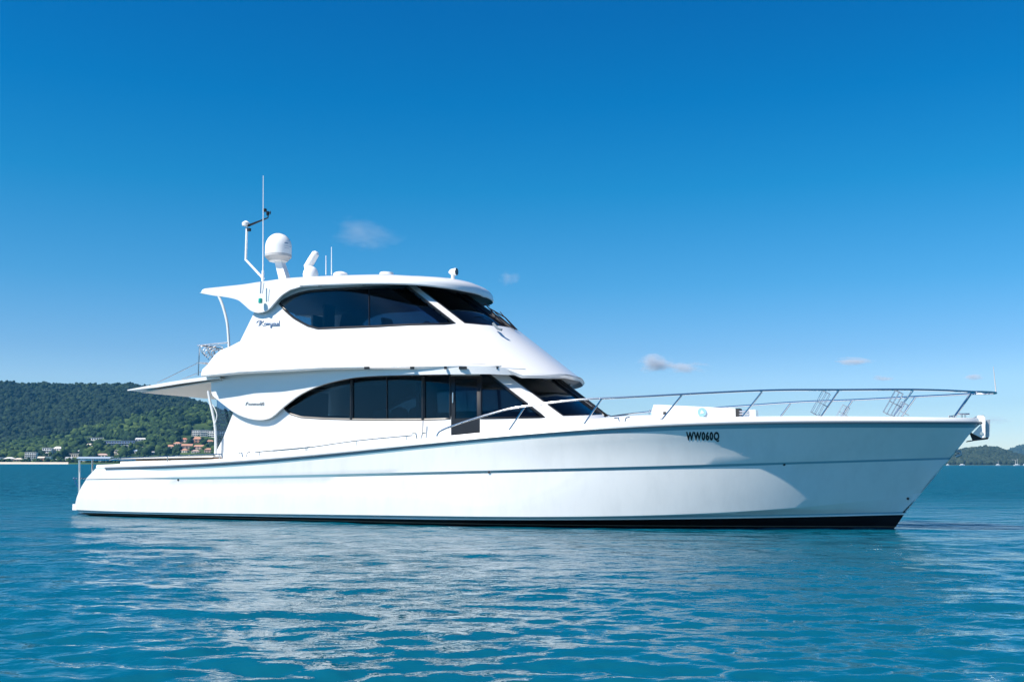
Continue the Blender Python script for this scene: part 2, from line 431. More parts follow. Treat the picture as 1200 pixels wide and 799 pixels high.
# ================================================================== LAND: left shore
def px_dir(px): return (px - 600) / F
def hz_at(px): return HZ + (px - 600) * math.tan(ROLL)
def terrain(name, px0, px1, npx, prof_D, hfun, mat, ridge=None):
    cols = np.linspace(px0, px1, npx); v = []; f = []
    for D in prof_D:
        for c in cols: v.append((px_dir(c) * D, D, hfun(c, D)))
    n = len(cols)
    for i in range(len(prof_D) - 1):
        for j in range(n - 1): f.append((i * n + j, i * n + j + 1, (i + 1) * n + j + 1, (i + 1) * n + j))
    o = mesh(name, v, f, mat, None, True, 180); return o
def hnoise(x, y, s):
    return (math.sin(x / s * 1.7 + 1.3 * math.sin(y / s * 1.1)) + math.sin(y / s * 2.3 + 1.1 * math.sin(x / s * 0.9 + 2)) + 0.6 * math.sin((x + y) / s * 3.9)) / 2.6
ridgeL = interp([-1100, -900, -650, -400, -200, 0, 30, 60, 100, 150, 165, 200, 240, 275, 330, 420, 520, 620, 760], [543, 533, 500, 472, 455, 451, 454, 453, 454, 454, 455, 464, 478, 492, 505, 518, 530, 538, 542])
spurL = interp([-1100, -650, -200, 0, 40, 75, 90, 120, 150, 200, 240, 275, 330, 420, 520], [544, 540, 532, 527, 520, 512, 508, 501, 494, 483, 479, 490, 512, 530, 541])
shoreD = lambda c: 1850 + 40 * math.sin(c / 60.0)
def hL(c, D):
    s0 = shoreD(c)
    zr = (hz_at(c) - ridgeL(c)) * 3300 / F; zs = (hz_at(c) - spurL(c)) * 2600 / F
    z = float(np.interp(D, [s0 - 60, s0, s0 + 28, s0 + 150, 2280, 2600, 2720, 3300, 4300], [-6, 0.1, 2.6, 5.0, max(8, zs * .42), zs, zs * 0.97, zr, zr * .5]))
    x = px_dir(c) * D
    amp = float(np.interp(D, [s0 + 150, 2300, 2600, 3300], [0, 3, 4, 3])) * min(1, zr / 40)
    return z + amp * hnoise(x, D, 90)
def land_mat(name, c1, c2, scale):
    m, n, b = newmat(name); b.inputs['Roughness'].default_value = 0.95; b.inputs['Specular IOR Level'].default_value = 0.1
    tc = n.nodes.new('ShaderNodeTexCoord'); no = n.nodes.new('ShaderNodeTexNoise'); no.inputs['Scale'].default_value = scale; no.inputs['Detail'].default_value = 6
    cr_ = n.nodes.new('ShaderNodeValToRGB'); cr_.color_ramp.elements[0].position = 0.35; cr_.color_ramp.elements[1].position = 0.65
    cr_.color_ramp.elements[0].color = (*c1, 1); cr_.color_ramp.elements[1].color = (*c2, 1)
    n.links.new(tc.outputs['Object'], no.inputs['Vector']); n.links.new(no.outputs[0], cr_.inputs[0]); n.links.new(cr_.outputs[0], b.inputs['Base Color'])
    return m
gm = land_mat('hill_grass', (0.022, 0.045, 0.014), (0.075, 0.12, 0.034), 0.006)
Ds = list(np.concatenate([np.linspace(1760, 2000, 14), np.linspace(2040, 3300, 44), np.linspace(3400, 4300, 8)]))
tag(terrain('hill', -1100, 760, 300, Ds, hL, gm), kind='structure')
# beach
sm = simple('beach_sand', (0.62, 0.54, 0.42), 0.9, var=0.12, vscale=0.05)
v = []; f = []
cc = np.linspace(-1000, 84, 120)
for c in cc:
    s0 = shoreD(c)
    for dD, dz in ((-12, -0.9), (1, 0.5), (14, 2.6), (27, 3.6), (40, 3.7)):
        D = s0 + dD; v.append((px_dir(c) * D, D, dz))
for i in range(len(cc) - 1):
    for j in range(4): f.append((i * 5 + j, (i + 1) * 5 + j, (i + 1) * 5 + j + 1, i * 5 + j + 1))
tag(mesh('beach', v, f, sm, None, True), kind='structure')

# ------------------------------------------------------------------ forests
ico_v = []; t_ = (1 + 5 ** .5) / 2
for a, b in ((-1, t_), (1, t_), (-1, -t_), (1, -t_)): ico_v.append((a, b, 0))
for a, b in ((-1, t_), (1, t_), (-1, -t_), (1, -t_)): ico_v.append((0, a, b))
for a, b in ((-1, t_), (1, t_), (-1, -t_), (1, -t_)): ico_v.append((b, 0, a))
ico_v = np.array([(-1, t_, 0), (1, t_, 0), (-1, -t_, 0), (1, -t_, 0), (0, -1, t_), (0, 1, t_), (0, -1, -t_), (0, 1, -t_), (t_, 0, -1), (t_, 0, 1), (-t_, 0, -1), (-t_, 0, 1)]) / 1.902
ico_f = np.array([(0, 11, 5), (0, 5, 1), (0, 1, 7), (0, 7, 10), (0, 10, 11), (1, 5, 9), (5, 11, 4), (11, 10, 2), (10, 7, 6), (7, 1, 8), (3, 9, 4), (3, 4, 2), (3, 2, 6), (3, 6, 8), (3, 8, 9), (4, 9, 5), (2, 4, 11), (6, 2, 10), (8, 6, 7), (9, 8, 1)])
def foliage_mat(name, cols):
    m, n, b = newmat(name); b.inputs['Roughness'].default_value = 0.85; b.inputs['Specular IOR Level'].default_value = 0.15
    ge = n.nodes.new('ShaderNodeNewGeometry'); tc = n.nodes.new('ShaderNodeTexCoord')
    no = n.nodes.new('ShaderNodeTexNoise'); no.inputs['Scale'].default_value = 0.008; no.inputs['Detail'].default_value = 4
    ad = n.nodes.new('ShaderNodeMath'); ad.operation = 'MULTIPLY_ADD'; ad.inputs[1].default_value = 0.55
    ml = n.nodes.new('ShaderNodeMath'); ml.operation = 'MULTIPLY'; ml.inputs[1].default_value = 0.62
    cr_ = n.nodes.new('ShaderNodeValToRGB'); el = cr_.color_ramp.elements
    el[0].position = 0.15; el[0].color = (*cols[0], 1); el[1].position = 0.9; el[1].color = (*cols[-1], 1)
    for i, c in enumerate(cols[1:-1]):
        e = el.new(0.15 + 0.75 * (i + 1) / (len(cols) - 1)); e.color = (*c, 1)
    n.links.new(tc.outputs['Object'], no.inputs['Vector']); n.links.new(no.outputs[0], ml.inputs[0])
    n.links.new(ge.outputs['Random Per Island'], ad.inputs[0]); n.links.new(ml.outputs[0], ad.inputs[2]); n.links.new(ad.outputs[0], cr_.inputs[0]); n.links.new(cr_.outputs[0], b.inputs['Base Color'])
    return m
def forest(name, pts, mat, label):
    """pts: (x, y, z, r) of every crown; one mass of ragged clumps"""
    n = len(pts); p = np.array(pts)
    jit = 1 + rng.uniform(-0.34, 0.34, (n, 12, 1)); rot = rng.uniform(0, 6.28, n)
    V = ico_v[None] * jit; c, s = np.cos(rot)[:, None], np.sin(rot)[:, None]
    X = V[..., 0] * c - V[..., 1] * s; Y = V[..., 0] * s + V[..., 1] * c; Zz = V[..., 2] * rng.uniform(.75, 1.15, (n, 1))
    V = np.stack([X, Y, Zz], -1) * p[:, None, 3:4] + p[:, None, :3]
    Fc = (ico_f[None] + 12 * np.arange(n)[:, None, None]).reshape(-1, 3)
    me = bpy.data.meshes.new(name); V = V.reshape(-1, 3)
    me.vertices.add(len(V)); me.vertices.foreach_set('co', V.ravel()); me.loops.add(Fc.size); me.loops.foreach_set('vertex_index', Fc.ravel())
    me.polygons.add(len(Fc)); me.polygons.foreach_set('loop_start', np.arange(len(Fc)) * 3); me.polygons.foreach_set('loop_total', np.full(len(Fc), 3))
    me.update(calc_edges=True); me.materials.append(mat)
    o = bpy.data.objects.new(name, me); COL.objects.link(o); return tag(o, label, 'forest', kind='stuff')
def ypx(c, D, z): return hz_at(c) - (z - CAM_H) * F / D
clear = [(88, 512, 27, 4.0), (118, 506, 14, 3.2), (150, 493, 8, 4.5), (168, 487, 9, 3.5), (236, 500, 14, 6), (225, 513, 20, 5), (128, 516, 26, 3)]
sites = []            # filled by the buildings: keep trees out in front of them
def find_D(c, y, lo=1880, hi=3300):
    best = lo; D = lo
    while D < hi:
        if ypx(c, D, hL(c, D)) <= y: return D
        D += 6
    return hi
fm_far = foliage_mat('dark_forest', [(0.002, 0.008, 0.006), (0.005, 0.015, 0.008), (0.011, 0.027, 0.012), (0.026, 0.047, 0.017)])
fm_near = foliage_mat('bright_forest', [(0.004, 0.014, 0.006), (0.011, 0.030, 0.010), (0.026, 0.056, 0.014), (0.066, 0.105, 0.026)])

# ================================================================== town buildings
bmats = {k: simple('render_' + k, c, 0.85, var=0.06, vscale=0.3) for k, c in
         dict(white=(.72, .71, .68), cream=(.62, .56, .46), terracotta=(.44, .23, .15), pink=(.50, .36, .30), blue=(.10, .17, .32), grey=(.40, .41, .42), bluegrey=(.28, .36, .44), teal=(.25, .42, .42), brown=(.25, .17, .12), red=(.42, .16, .10), glassd=(.04, .055, .07)).items()}
def building(kind, px, ybase, wpx, hpx, floors, wall, roof, label, rstyle='flat', yaw=0.0, group=None, depth=None, nwin=None, balc=None, D=None):
    D = D or find_D(px, ybase); s = D / F; W = wpx * s; Hh = hpx * s; dep = depth or W * .55; zb = hL(px, D) if D < 3400 else 0
    x = px_dir(px) * D
    e = empty(kind, (x, D + dep / 2, zb), yaw)
    tag(e, label, kind.split('_')[-1] if kind.split('_')[-1] in ('building', 'house', 'shed', 'hut') else kind.replace('_', ' '), group)
    rh = 0
    if rstyle in ('hip', 'gable'): rh = min(Hh * .4, W * .22)
    wh = Hh - rh
    MB().box((-W / 2, -dep / 2, -4), (W / 2, dep / 2, wh)).build('wall', bmats[wall], e, False)
    if rstyle == 'flat':
        MB().box((-W / 2 - .5, -dep / 2 - .6, wh), (W / 2 + .5, dep / 2 + .5, wh + .6)).build('roof', bmats[roof], e, False)
    else:
        o_ = 0.7; rx = W / 2 - dep / 2 if rstyle == 'hip' else W / 2 + o_
        rx = max(rx, W * .08)
        vs_ = [(-W / 2 - o_, -dep / 2 - o_, wh), (W / 2 + o_, -dep / 2 - o_, wh), (W / 2 + o_, dep / 2 + o_, wh), (-W / 2 - o_, dep / 2 + o_, wh), (-rx, 0, wh + rh), (rx, 0, wh + rh)]
        mesh('roof', vs_, [(0, 1, 5, 4), (1, 2, 5), (2, 3, 4, 5), (3, 0, 4), (3, 2, 1, 0)], bmats[roof], e)
    fh = wh / floors; nw = nwin or max(2, int(W / 5))
    for i in range(floors):
        for j in range(nw):
            cx = -W / 2 + (j + .5) * W / nw; ww = W / nw * .62
            MB().box((cx - ww / 2, -dep / 2 - .06, i * fh + fh * .18), (cx + ww / 2, -dep / 2 + .1, i * fh + fh * .78)).build('window', bmats['glassd'], e, False)
        if balc:
            MB().box((-W / 2 - .2, -dep / 2 - 1.6, i * fh - .15), (W / 2 + .2, -dep / 2 - .08, i * fh + .2)).build('balcony', bmats[balc], e, False)
    sites.append((px, ybase, wpx, hpx, D)); return e
bl = building
bl('apartment_building', 39, 539.3, 12.5, 9, 4, 'white', 'white', 'white four storey apartment block lowest and leftmost of the three white blocks above the beach', balc='white', nwin=5, yaw=.1)
bl('apartment_building', 58, 533.5, 10.5, 8.5, 3, 'white', 'white', 'boxy white apartment block with flat roof in the middle of the three white blocks', balc='white', nwin=4)
bl('apartment_building', 70, 532.5, 11, 9, 3, 'white', 'white', 'white apartment block with pointed roof at the right of the three white blocks', 'hip', balc='cream', nwin=4, yaw=-.15)
bl('beach_pavilion', 14, 540.2, 12, 4.6, 1, 'brown', 'white', 'open beach pavilion with broad white roof near the left picture edge', 'hip', nwin=4)
bl('beach_pavilion', 25, 540.6, 9.5, 4.0, 1, 'brown', 'cream', 'small beach pavilion with cream tent roof right of the white roofed one', 'hip', nwin=3)
bl('low_building', 3, 539.8, 9, 3.6, 1, 'bluegrey', 'bluegrey', 'low blue grey building cut by the left picture edge behind the beach', nwin=3)
bl('low_building', 51.5, 540.3, 7.5, 5.2, 2, 'terracotta', 'cream', 'small orange two storey house below the white apartment blocks', 'gable', nwin=2)
bl('low_building', 60, 540.0, 7, 4.8, 1, 'teal', 'grey', 'low grey green beachfront building right of the small orange house', nwin=3)
bl('low_building', 69, 540.6, 6.5, 2.6, 1, 'white', 'white', 'tiny white kiosk on the sand before the dark beach trees', 'hip', nwin=2)
bl('long_building', 91, 536.0, 17, 4.2, 1, 'cream', 'white', 'long cream building with thin white roof right of the apartment blocks', nwin=7)
bl('marina_shed', 113, 540.6, 40, 5.4, 1, 'grey', 'bluegrey', 'long marina shed with pale blue grey roof on the waterfront behind the stern', 'gable', nwin=14, depth=26)
bl('hotel_building', 122, 536, 15, 4.5, 1, 'cream', 'pink', 'cream building with pink hipped roof behind the marina shed', 'hip', nwin=4)
bl('hotel_building', 139, 533, 11.5, 5.2, 2, 'cream', 'cream', 'two storey cream house standing above the marina shed', nwin=3)
bl('resort_building', 142, 522.3, 36, 5.4, 2, 'blue', 'bluegrey', 'long blue and white resort building on the slope above the marina', balc='white', nwin=12)
bl('resort_building', 152, 526, 9, 4.0, 1, 'white', 'white', 'small white annex below the right end of the long blue resort building', nwin=3)
bl('villa', 115, 516.2, 22, 2.8, 1, 'white', 'grey', 'low white villa row on the slope left of the long blue resort', nwin=8)
bl('villa', 167, 516.6, 13, 3.2, 1, 'grey', 'white', 'low grey villa with white roof right of the long blue resort', 'gable', nwin=4)
bl('villa', 109, 524, 9, 4, 1, 'cream', 'cream', 'cream villa half hidden by trees left of the resort', 'gable', nwin=3)
bl('villa', 130, 496, 9, 2.0, 1, 'grey', 'grey', 'small grey roofed house high on the wooded slope', nwin=3)
for px, yb, wp, hp, wl, rf, st, lb in [
    (84, 539.0, 8, 3.6, 'white', 'grey', 'gable', 'small white gabled house behind the right end of the beach'),
    (98, 531.0, 8, 3.8, 'cream', 'white', 'hip', 'cream house among trees above the left end of the marina shed'),
    (106, 528.2, 7, 3.4, 'white', 'terracotta', 'gable', 'small white house with muted red roof on the slope left of the blue resort'),
    (160, 531.5, 9, 4.2, 'grey', 'bluegrey', 'gable', 'grey house with slate roof in the trees below the blue resort'),
    (171, 527.5, 8, 3.6, 'white', 'white', 'flat', 'small flat white house in the trees right of the blue resort'),
    (182, 533.0, 10, 4.0, 'cream', 'grey', 'gable', 'low cream house with grey roof left of the terracotta village'),
    (32, 533.5, 7, 3.6, 'grey', 'grey', 'flat', 'small grey block in the trees left of the three white apartment blocks'),
    (12, 534.8, 8, 3.4, 'cream', 'bluegrey', 'gable', 'cream house with blue grey roof in the trees above the beach pavilions'),
    (187, 523.5, 7, 3.2, 'white', 'terracotta', 'hip', 'small white house with red roof alone on the slope left of the village')]:
    bl('house', px, yb, wp, hp, 1, wl, rf, lb, st, nwin=3, yaw=random.uniform(-.3, .3))
for i, (px, yb, wp, hp, wl, rf, st, lb) in enumerate([
    (201.5, 527.2, 10, 6, 'cream', 'terracotta', 'hip', 'terracotta roofed house lowest and leftmost in the hillside village'),
    (209.5, 523.6, 9, 5.5, 'cream', 'terracotta', 'hip', 'terracotta roofed house second from the left in the hillside village'),
    (217.5, 518.6, 8, 5.2, 'pink', 'red', 'hip', 'pink house with red roof at the upper left of the hillside village'),
    (232.0, 519.2, 13, 7, 'terracotta', 'terracotta', 'hip', 'largest orange house with terracotta roof topping the hillside village'),
    (220.5, 526.6, 12, 6.2, 'pink', 'terracotta', 'gable', 'pink gabled house in the middle of the hillside village'),
    (218, 530.8, 9, 4.6, 'cream', 'terracotta', 'hip', 'low cream house at the foot of the hillside village'),
    (235.0, 527.0, 11, 5.2, 'pink', 'terracotta', 'gable', 'long pink house with terracotta roof below the largest orange one'),
    (231, 531.0, 9, 3.6, 'cream', 'pink', 'hip', 'small cream house with pale pink roof low in the hillside village'),
    (247.5, 522.0, 9, 6.0, 'cream', 'terracotta', 'hip', 'orange roofed house close left of the white cockpit post'),
    (246, 530.4, 9, 5.2, 'pink', 'terracotta', 'hip', 'pink house low beside the white cockpit post')]):
    bl('village_house', px, yb, wp, hp, 2, wl, rf, lb, st, yaw=random.uniform(-.3, .3), group='terracotta houses of the hillside village', nwin=3)
for px, yb, wp, hp, lb in [(231, 511.5, 9, 6.5, 'white stepped apartment block leftmost of the row above the village'), (240, 511.5, 8.5, 7, 'white apartment block in the middle of the row above the village'),
                           (250.5, 512.8, 11, 7.5, 'large white apartment block behind the cockpit post'), (262, 512, 10, 6, 'pale apartment block seen between cockpit post and cabin')]:
    bl('apartment_building', px, yb, wp, hp, 3, 'white', 'grey', lb, balc='white', nwin=4, yaw=random.uniform(-.2, .2))

# trees on the left land
pts_far = []; pts_near = []
def blocked(c, y, D):
    for cx, cy, ax, ay in clear:
        if ((c - cx) / ax) ** 2 + ((y - cy) / ay) ** 2 < 1: return True
    for bx, by, bw, bh, bD in sites:
        if abs(c - bx) < bw / 2 + 1.0 and bD - 95 < D < bD + 30 and by - bh - 3 < y + 0 < by + 3:
            return True
    return False
for _ in range(41000):
    c = random.uniform(-130, 330) if random.random() < .76 else random.uniform(-1000, 700)
    D = random.uniform(shoreD(c) + 45, 3340)
    if random.random() > (D / 3340) ** 0.5: continue
    z = hL(c, D); y = ypx(c, D, z)
    low = D < 2080
    if low and random.random() < 0.55 and -20 < c < 260: continue
    if blocked(c, y - (4 if low else 2), D): continue
    r = random.choice((3.2, 4.5, 6, 7.5, 9.5)) * random.uniform(.85, 1.2) if not low else random.uniform(2.8, 5.2)
    (pts_near if D < 2680 else pts_far).append((px_dir(c) * D, D, z + r * .55, r))
    if random.random() < .45: (pts_near if D < 2680 else pts_far).append((px_dir(c) * D + random.uniform(-r, r), D + random.uniform(-r, r), z + r * random.uniform(.8, 1.6), r * .55))
forest('forest', pts_near, fm_near, 'bright green trees covering the lower spur above the town')
forest('forest', pts_far, fm_far, 'dark green forest covering the big hill behind the town')

# ================================================================== LAND: right shore
ridgeR = interp([900, 1000, 1060, 1100, 1128, 1142, 1152, 1163, 1170, 1179, 1200, 1260, 1330, 1450], [541, 539, 536, 532.5, 528.5, 526.1, 524.7, 525.5, 527.7, 531, 537, 540, 541, 543])
ridgeR2 = interp([1120, 1160, 1179, 1184, 1192, 1200, 1230, 1300, 1400, 1500], [541, 534, 529.5, 527.0, 524.2, 523.2, 520, 526, 536, 543])
def hR(c, D):
    zr = max(0, (hz_at(c) - ridgeR(c))) * 4200 / F
    return float(np.interp(D, [3480, 3540, 3600, 4200, 4900], [-4, 1.5, 6, zr, zr * .4])) + 2.0 * hnoise(px_dir(c) * D, D, 110) * ease(D, 3560, 3800)
def hR2(c, D):
    zr = max(0, (hz_at(c) - ridgeR2(c))) * 7400 / F
    return float(np.interp(D, [6300, 6400, 7400, 8300], [-4, 3, zr, zr * .4])) + 5.0 * hnoise(px_dir(c) * D, D, 260) * ease(D, 6500, 7000)
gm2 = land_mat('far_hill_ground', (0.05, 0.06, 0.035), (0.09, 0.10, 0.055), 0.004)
tag(terrain('hill', 900, 1450, 90, list(np.linspace(3480, 4900, 26)), hR, gm2), kind='structure')
tag(terrain('hill', 1120, 1500, 70, list(np.linspace(6300, 8300, 20)), hR2, gm2), kind='structure')
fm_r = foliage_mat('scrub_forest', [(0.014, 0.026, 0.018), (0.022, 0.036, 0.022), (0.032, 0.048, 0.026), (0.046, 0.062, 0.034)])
pr = []
for _ in range(7000):
    c = random.uniform(1040, 1290); D = random.uniform(3560, 4260); z = hR(c, D); r = random.uniform(5, 11)
    pr.append((px_dir(c) * D, D, z + r * .4, r))
forest('forest', pr, fm_r, 'hazy olive trees on the low island right of the bow')
pr = []
for _ in range(5000):
    c = random.uniform(1140, 1320); D = random.uniform(6400, 7500); z = hR2(c, D); r = random.uniform(9, 18)
    pr.append((px_dir(c) * D, D, z + r * .4, r))
forest('forest', pr, fm_r, 'blue hazy trees on the farthest hill at the right edge')
e = empty('island_house', (px_dir(1154.5) * 3700, 3700, hR(1154.5, 3700) + 1)); tag(e, 'small pale house low on the wooded island right of the bow', 'house')
MB().box((-7, -5, -3), (7, 5, 5)).build('wall', bmats['cream'], e, False)
mesh('roof', [(-8, -6, 5), (8, -6, 5), (8, 6, 5), (-8, 6, 5), (-3, 0, 8), (3, 0, 8)], [(0, 1, 5, 4), (1, 2, 5), (2, 3, 4, 5), (3, 0, 4), (3, 2, 1, 0)], bmats['white'], e)

# moored boats
def moored(px, L, mast, label, two=False, D=2150, rz=0.0):
    e = empty('sailing_boat' if mast else 'motor_boat', (px_dir(px) * D, D, 0), rz)
    tag(e, label, 'sailboat' if mast else 'boat', 'white boats moored off the island')
    b_ = MB(); sec = []
    for t, hb, zs in ((0, .8, 1.9), (.25, 1, 1.9), (.6, .95, 2.1), (.85, .5, 2.4), (1.0, .04, 2.7)):
        x = -L / 2 + t * L; w_ = hb * L * .14; sec.append([(x, -w_ * .5, -.4), (x, w_ * .5, -.4), (x, w_, zs), (x, -w_, zs)])
    for i in range(4): b_.add(sec[i] + sec[i + 1], [(0, 1, 5, 4), (1, 2, 6, 5), (2, 3, 7, 6), (3, 0, 4, 7)])
    b_.add(sec[0], [(0, 1, 2, 3)]); b_.build('hull', M['gel'], e, True, 50)
    MB().hexa([(-L * .3, -L * .09, 1.9), (L * .26, -L * .08, 1.9), (L * .26, L * .08, 1.9), (-L * .3, L * .09, 1.9)], [(-L * .28, -L * .08, 3.4), (L * .14, -L * .07, 3.2), (L * .14, L * .07, 3.2), (-L * .28, L * .08, 3.4)]).build('cabin', M['gel'], e, False)
    if mast:
        MB().tube([(L * .05, 0, 1.7), (L * .05, 0, mast)], .16, 6).build('mast', M['gel'], e)
        MB().tube([(L * .05, 0, 2.8), (-L * .38, 0, 2.9)], .14, 6).build('boom', M['gel'], e)
        if two: MB().tube([(L * .05 - 2.2, 0, mast * .72), (L * .05 + 2.2, 0, mast * .72)], .12, 6).build('spreader', M['gel'], e)
moored(1107.2, 6, 0, 'tiny white motor boat close beside the yacht bow')
moored(1124, 11, 0, 'low white motor boat second from the yacht bow')
moored(1165.8, 9, 11, 'white sailboat with thin mast in front of the island house')
moored(1188.0, 12, 15, 'white sailboat with tall mast and spreader at the right', True)
moored(1196.5, 6, 0, 'small white motor boat rightmost of the moored boats')
e = empty('crane_barge', (px_dir(1186.2) * 2220, 2220, 0)); tag(e, 'white work barge with angled crane arm beside the tall masted sailboat', 'barge')
MB().box((-4, -2, -.3), (4, 2, 1.2)).build('hull', M['gel'], e, False)
MB().tube([(0, 0, 1.2), (0, 0, 12.5)], .28, 6).build('mast', M['gel'], e)
MB().tube([(0, 0, 12.3), (-7.5, 0, 12.6)], .22, 6).build('crane_arm', M['gel'], e)

# ================================================================== THE YACHT
yacht = empty('motor_yacht', tuple(ORG), -TH)
tag(yacht, 'large white motor yacht with enclosed flybridge, lettered WW060Q on its bow', 'yacht')
Y = yacht

# ---------------- hull: traced level curves, each from the stern profile to the stem
stem_px = [(1150.5, 495), (1137.7, 506.5), (1119.3, 530.5), (1075, 583), (1058.4, 604), (1048, 619.5)]
stem = [P(x, y, 0.0)[:2] for x, y in stem_px]; stem = sorted([(z, u) for u, z in stem]); stem = [(-0.7, stem[0][1] - 1.1)] + stem
stem_u = interp([s[0] for s in stem], [s[1] for s in stem])
stern_px = [(120.5, 544), (113.8, 547.7), (102.6, 560.2), (95, 572.7), (90.3, 586), (89.8, 592), (91.3, 599.5), (99, 602.5), (111, 605.0)]
stern = sorted([(P(x, y, 2.82)[1], P(x, y, 2.82)[0]) for x, y in stern_px]); stern = [(-0.7, stern[0][1] + 1.2)] + stern
stern_u = interp([s[0] for s in stern], [s[1] for s in stern])

def half(B0, Bm, u0, p, q):
    def f(u, ue):
        b = B0 + (Bm - B0) * ease(u, 0, 7)
        if u > u0: b *= max(0, 1 - ((u - u0) / (ue - u0)) ** p) ** q if u < ue else 0
        return b
    return f
def lvl(px, hb, deg=4):
    """fit z(u) of a traced line lying on the half-breadth curve hb"""
    zend = P(px[-1][0], px[-1][1], 0.0)[1]; ue = stem_u(zend)
    pts = []
    for x, y in px: u, z, _ = P(x, y, lambda u, z: hb(u, ue)); pts.append((u, z))
    pts[-1] = (ue, zend)
    zf = polyfit(pts + [pts[-1]] * 3, deg)
    return dict(z=zf, b=lambda u: hb(u, ue), ue=ue)
sheer_px = [(122, 548.2), (210, 545), (285.4, 540), (360, 535), (420, 527.5), (480, 522), (560, 513.8), (620, 508.3), (680, 504), (740, 500), (820, 497), (920, 495), (973, 494.3), (1060, 494.0), (1115, 494.2), (1150.5, 495.2)]
kn_px = [(127.6, 560.7), (235, 559), (360, 556), (520, 552), (680, 548.5), (800, 545.5), (860, 543), (973, 540), (1060, 537), (1115, 535.8)]
ch_px = [(91, 597.7), (210, 600.8), (360, 603.4), (500, 604.8), (600, 605.2), (760, 604.0), (860, 600.8), (917, 596.5), (973, 591), (1030, 584.5), (1075, 578)]
bt_px = [(91, 600.3), (210, 603.2), (360, 606.3), (500, 608.0), (600, 608.8), (760, 608.6), (860, 607.4), (973, 605.2), (1058, 602.8)]
wl_px = [(111, 604.4), (360, 612.3), (600, 618), (860, 619), (1050, 617.8)]
L_sheer = lvl(sheer_px, half(2.84, 3.0, 9.0, 2.3, .62), 5)
L_kn = lvl(kn_px, half(2.86, 2.98, 9.8, 2.05, .92), 3)
L_ch = lvl(ch_px, half(2.85, 2.95, 10.3, 1.95, 1.12), 4)
L_bt = lvl(bt_px, half(2.82, 2.90, 9.5, 1.85, 1.12), 3)
hbw = half(2.76, 2.85, 9.0, 1.8, 1.18)
def const_level(z, hb): ue = stem_u(z); return dict(z=lambda u: z, b=lambda u: hb(u, ue), ue=ue)
L_wl = const_level(0.035, hbw); L_w0 = const_level(0.0, hbw)
L_bl = const_level(-0.35, half(2.3, 2.4, 7, 1.7, 1.2)); L_kl = const_level(-0.7, half(.05, .05, 7, 1.7, 1.2))
def mixlevel(a, b, t, bul=0.0, u_a=-99, u_b=-98):
    return dict(z=lambda u: a['z'](u) * (1 - t) + b['z'](u) * t, b=lambda u: a['b'](u) * (1 - t) + b['b'](u) * t + bul * ease(u, u_a, u_b) * math.sin(math.pi * t) * min(1, max(0, (a['ue'] - u) / 4)), ue=a['ue'] * (1 - t) + b['ue'] * t)
def off_level(a, dz, db): return dict(z=lambda u: a['z'](u) + dz, b=lambda u: max(0, a['b'](u) + db * min(1, max(0, (a['ue'] - u) / 3))), ue=stem_u(a['z'](a['ue']) + dz))
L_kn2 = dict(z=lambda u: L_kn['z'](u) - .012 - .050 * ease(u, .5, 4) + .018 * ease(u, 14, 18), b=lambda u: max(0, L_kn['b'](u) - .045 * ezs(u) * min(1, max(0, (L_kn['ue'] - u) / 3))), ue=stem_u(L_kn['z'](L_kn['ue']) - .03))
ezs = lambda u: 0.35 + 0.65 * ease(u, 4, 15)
_s1 = off_level(L_bt, 0.062, 0.004); stripe_top = dict(z=lambda u: min(_s1['z'](u), L_ch['z'](u) - .008), b=_s1['b'], ue=_s1['ue'])
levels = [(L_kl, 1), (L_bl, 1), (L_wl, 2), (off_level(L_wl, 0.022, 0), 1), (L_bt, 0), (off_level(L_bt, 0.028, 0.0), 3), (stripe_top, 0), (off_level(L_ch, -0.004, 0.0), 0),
          (off_level(L_ch, 0.012, 0.022), 0)]
for t in (.2, .4, .6, .8): levels.append((mixlevel(off_level(L_ch, 0.012, 0.022), L_kn2, t, 0.008), 0))
levels += [(L_kn2, 3), (L_kn, 0)]  # shade under the knuckle painted as a grey-blue band
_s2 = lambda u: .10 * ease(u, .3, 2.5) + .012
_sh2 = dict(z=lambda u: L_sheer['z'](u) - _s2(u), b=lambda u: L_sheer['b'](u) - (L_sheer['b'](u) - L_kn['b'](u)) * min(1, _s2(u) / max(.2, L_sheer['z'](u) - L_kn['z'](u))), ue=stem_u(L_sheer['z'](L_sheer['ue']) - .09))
for t in (.25, .5, .75): levels.append((mixlevel(L_kn, _sh2, t, -0.03, 9, 16), 0))
levels.append((_sh2, 3))  # rub rail's shadow painted as a band below the sheer
levels.append((L_sheer, 0))
NS = 110
def lv_start(l):
    u = 0.2
    for _ in range(12): u = stern_u(l['z'](u))
    return u
lv_pts = []
for l, _ in levels:
    u0 = lv_start(l); row = []
    for i in range(NS + 1):
        s = i / NS; s = 1 - (1 - s) ** 1.35
        u = u0 + (l['ue'] - u0) * s; row.append((u, 0.0 if i == NS else l['b'](u), l['z'](u)))
    zf = row[-1][2]; row[-1] = (stem_u(zf), 0.0, zf); lv_pts.append(row)
v = []; f = []; mi = []
for sd in (1, -1):
    base = len(v)
    for row in lv_pts: v += [(a, -b * sd, c) for a, b, c in row]
    for k in range(len(levels) - 1):
        for i in range(NS):
            f.append((base + k * (NS + 1) + i, base + k * (NS + 1) + i + 1, base + (k + 1) * (NS + 1) + i + 1, base + (k + 1) * (NS + 1) + i)); mi.append(levels[k][1])
n1 = len(levels) * (NS + 1)
for k in range(len(levels) - 1):      # transom
    a = k * (NS + 1); b = (k + 1) * (NS + 1); f.append((a, b, n1 + b, n1 + a)); mi.append(levels[k][1])
hull = mesh('hull', v, f, [M['hull'], M['antifoul'], M['scum'], M['stripe_shade']], Y, True, 22, mi)
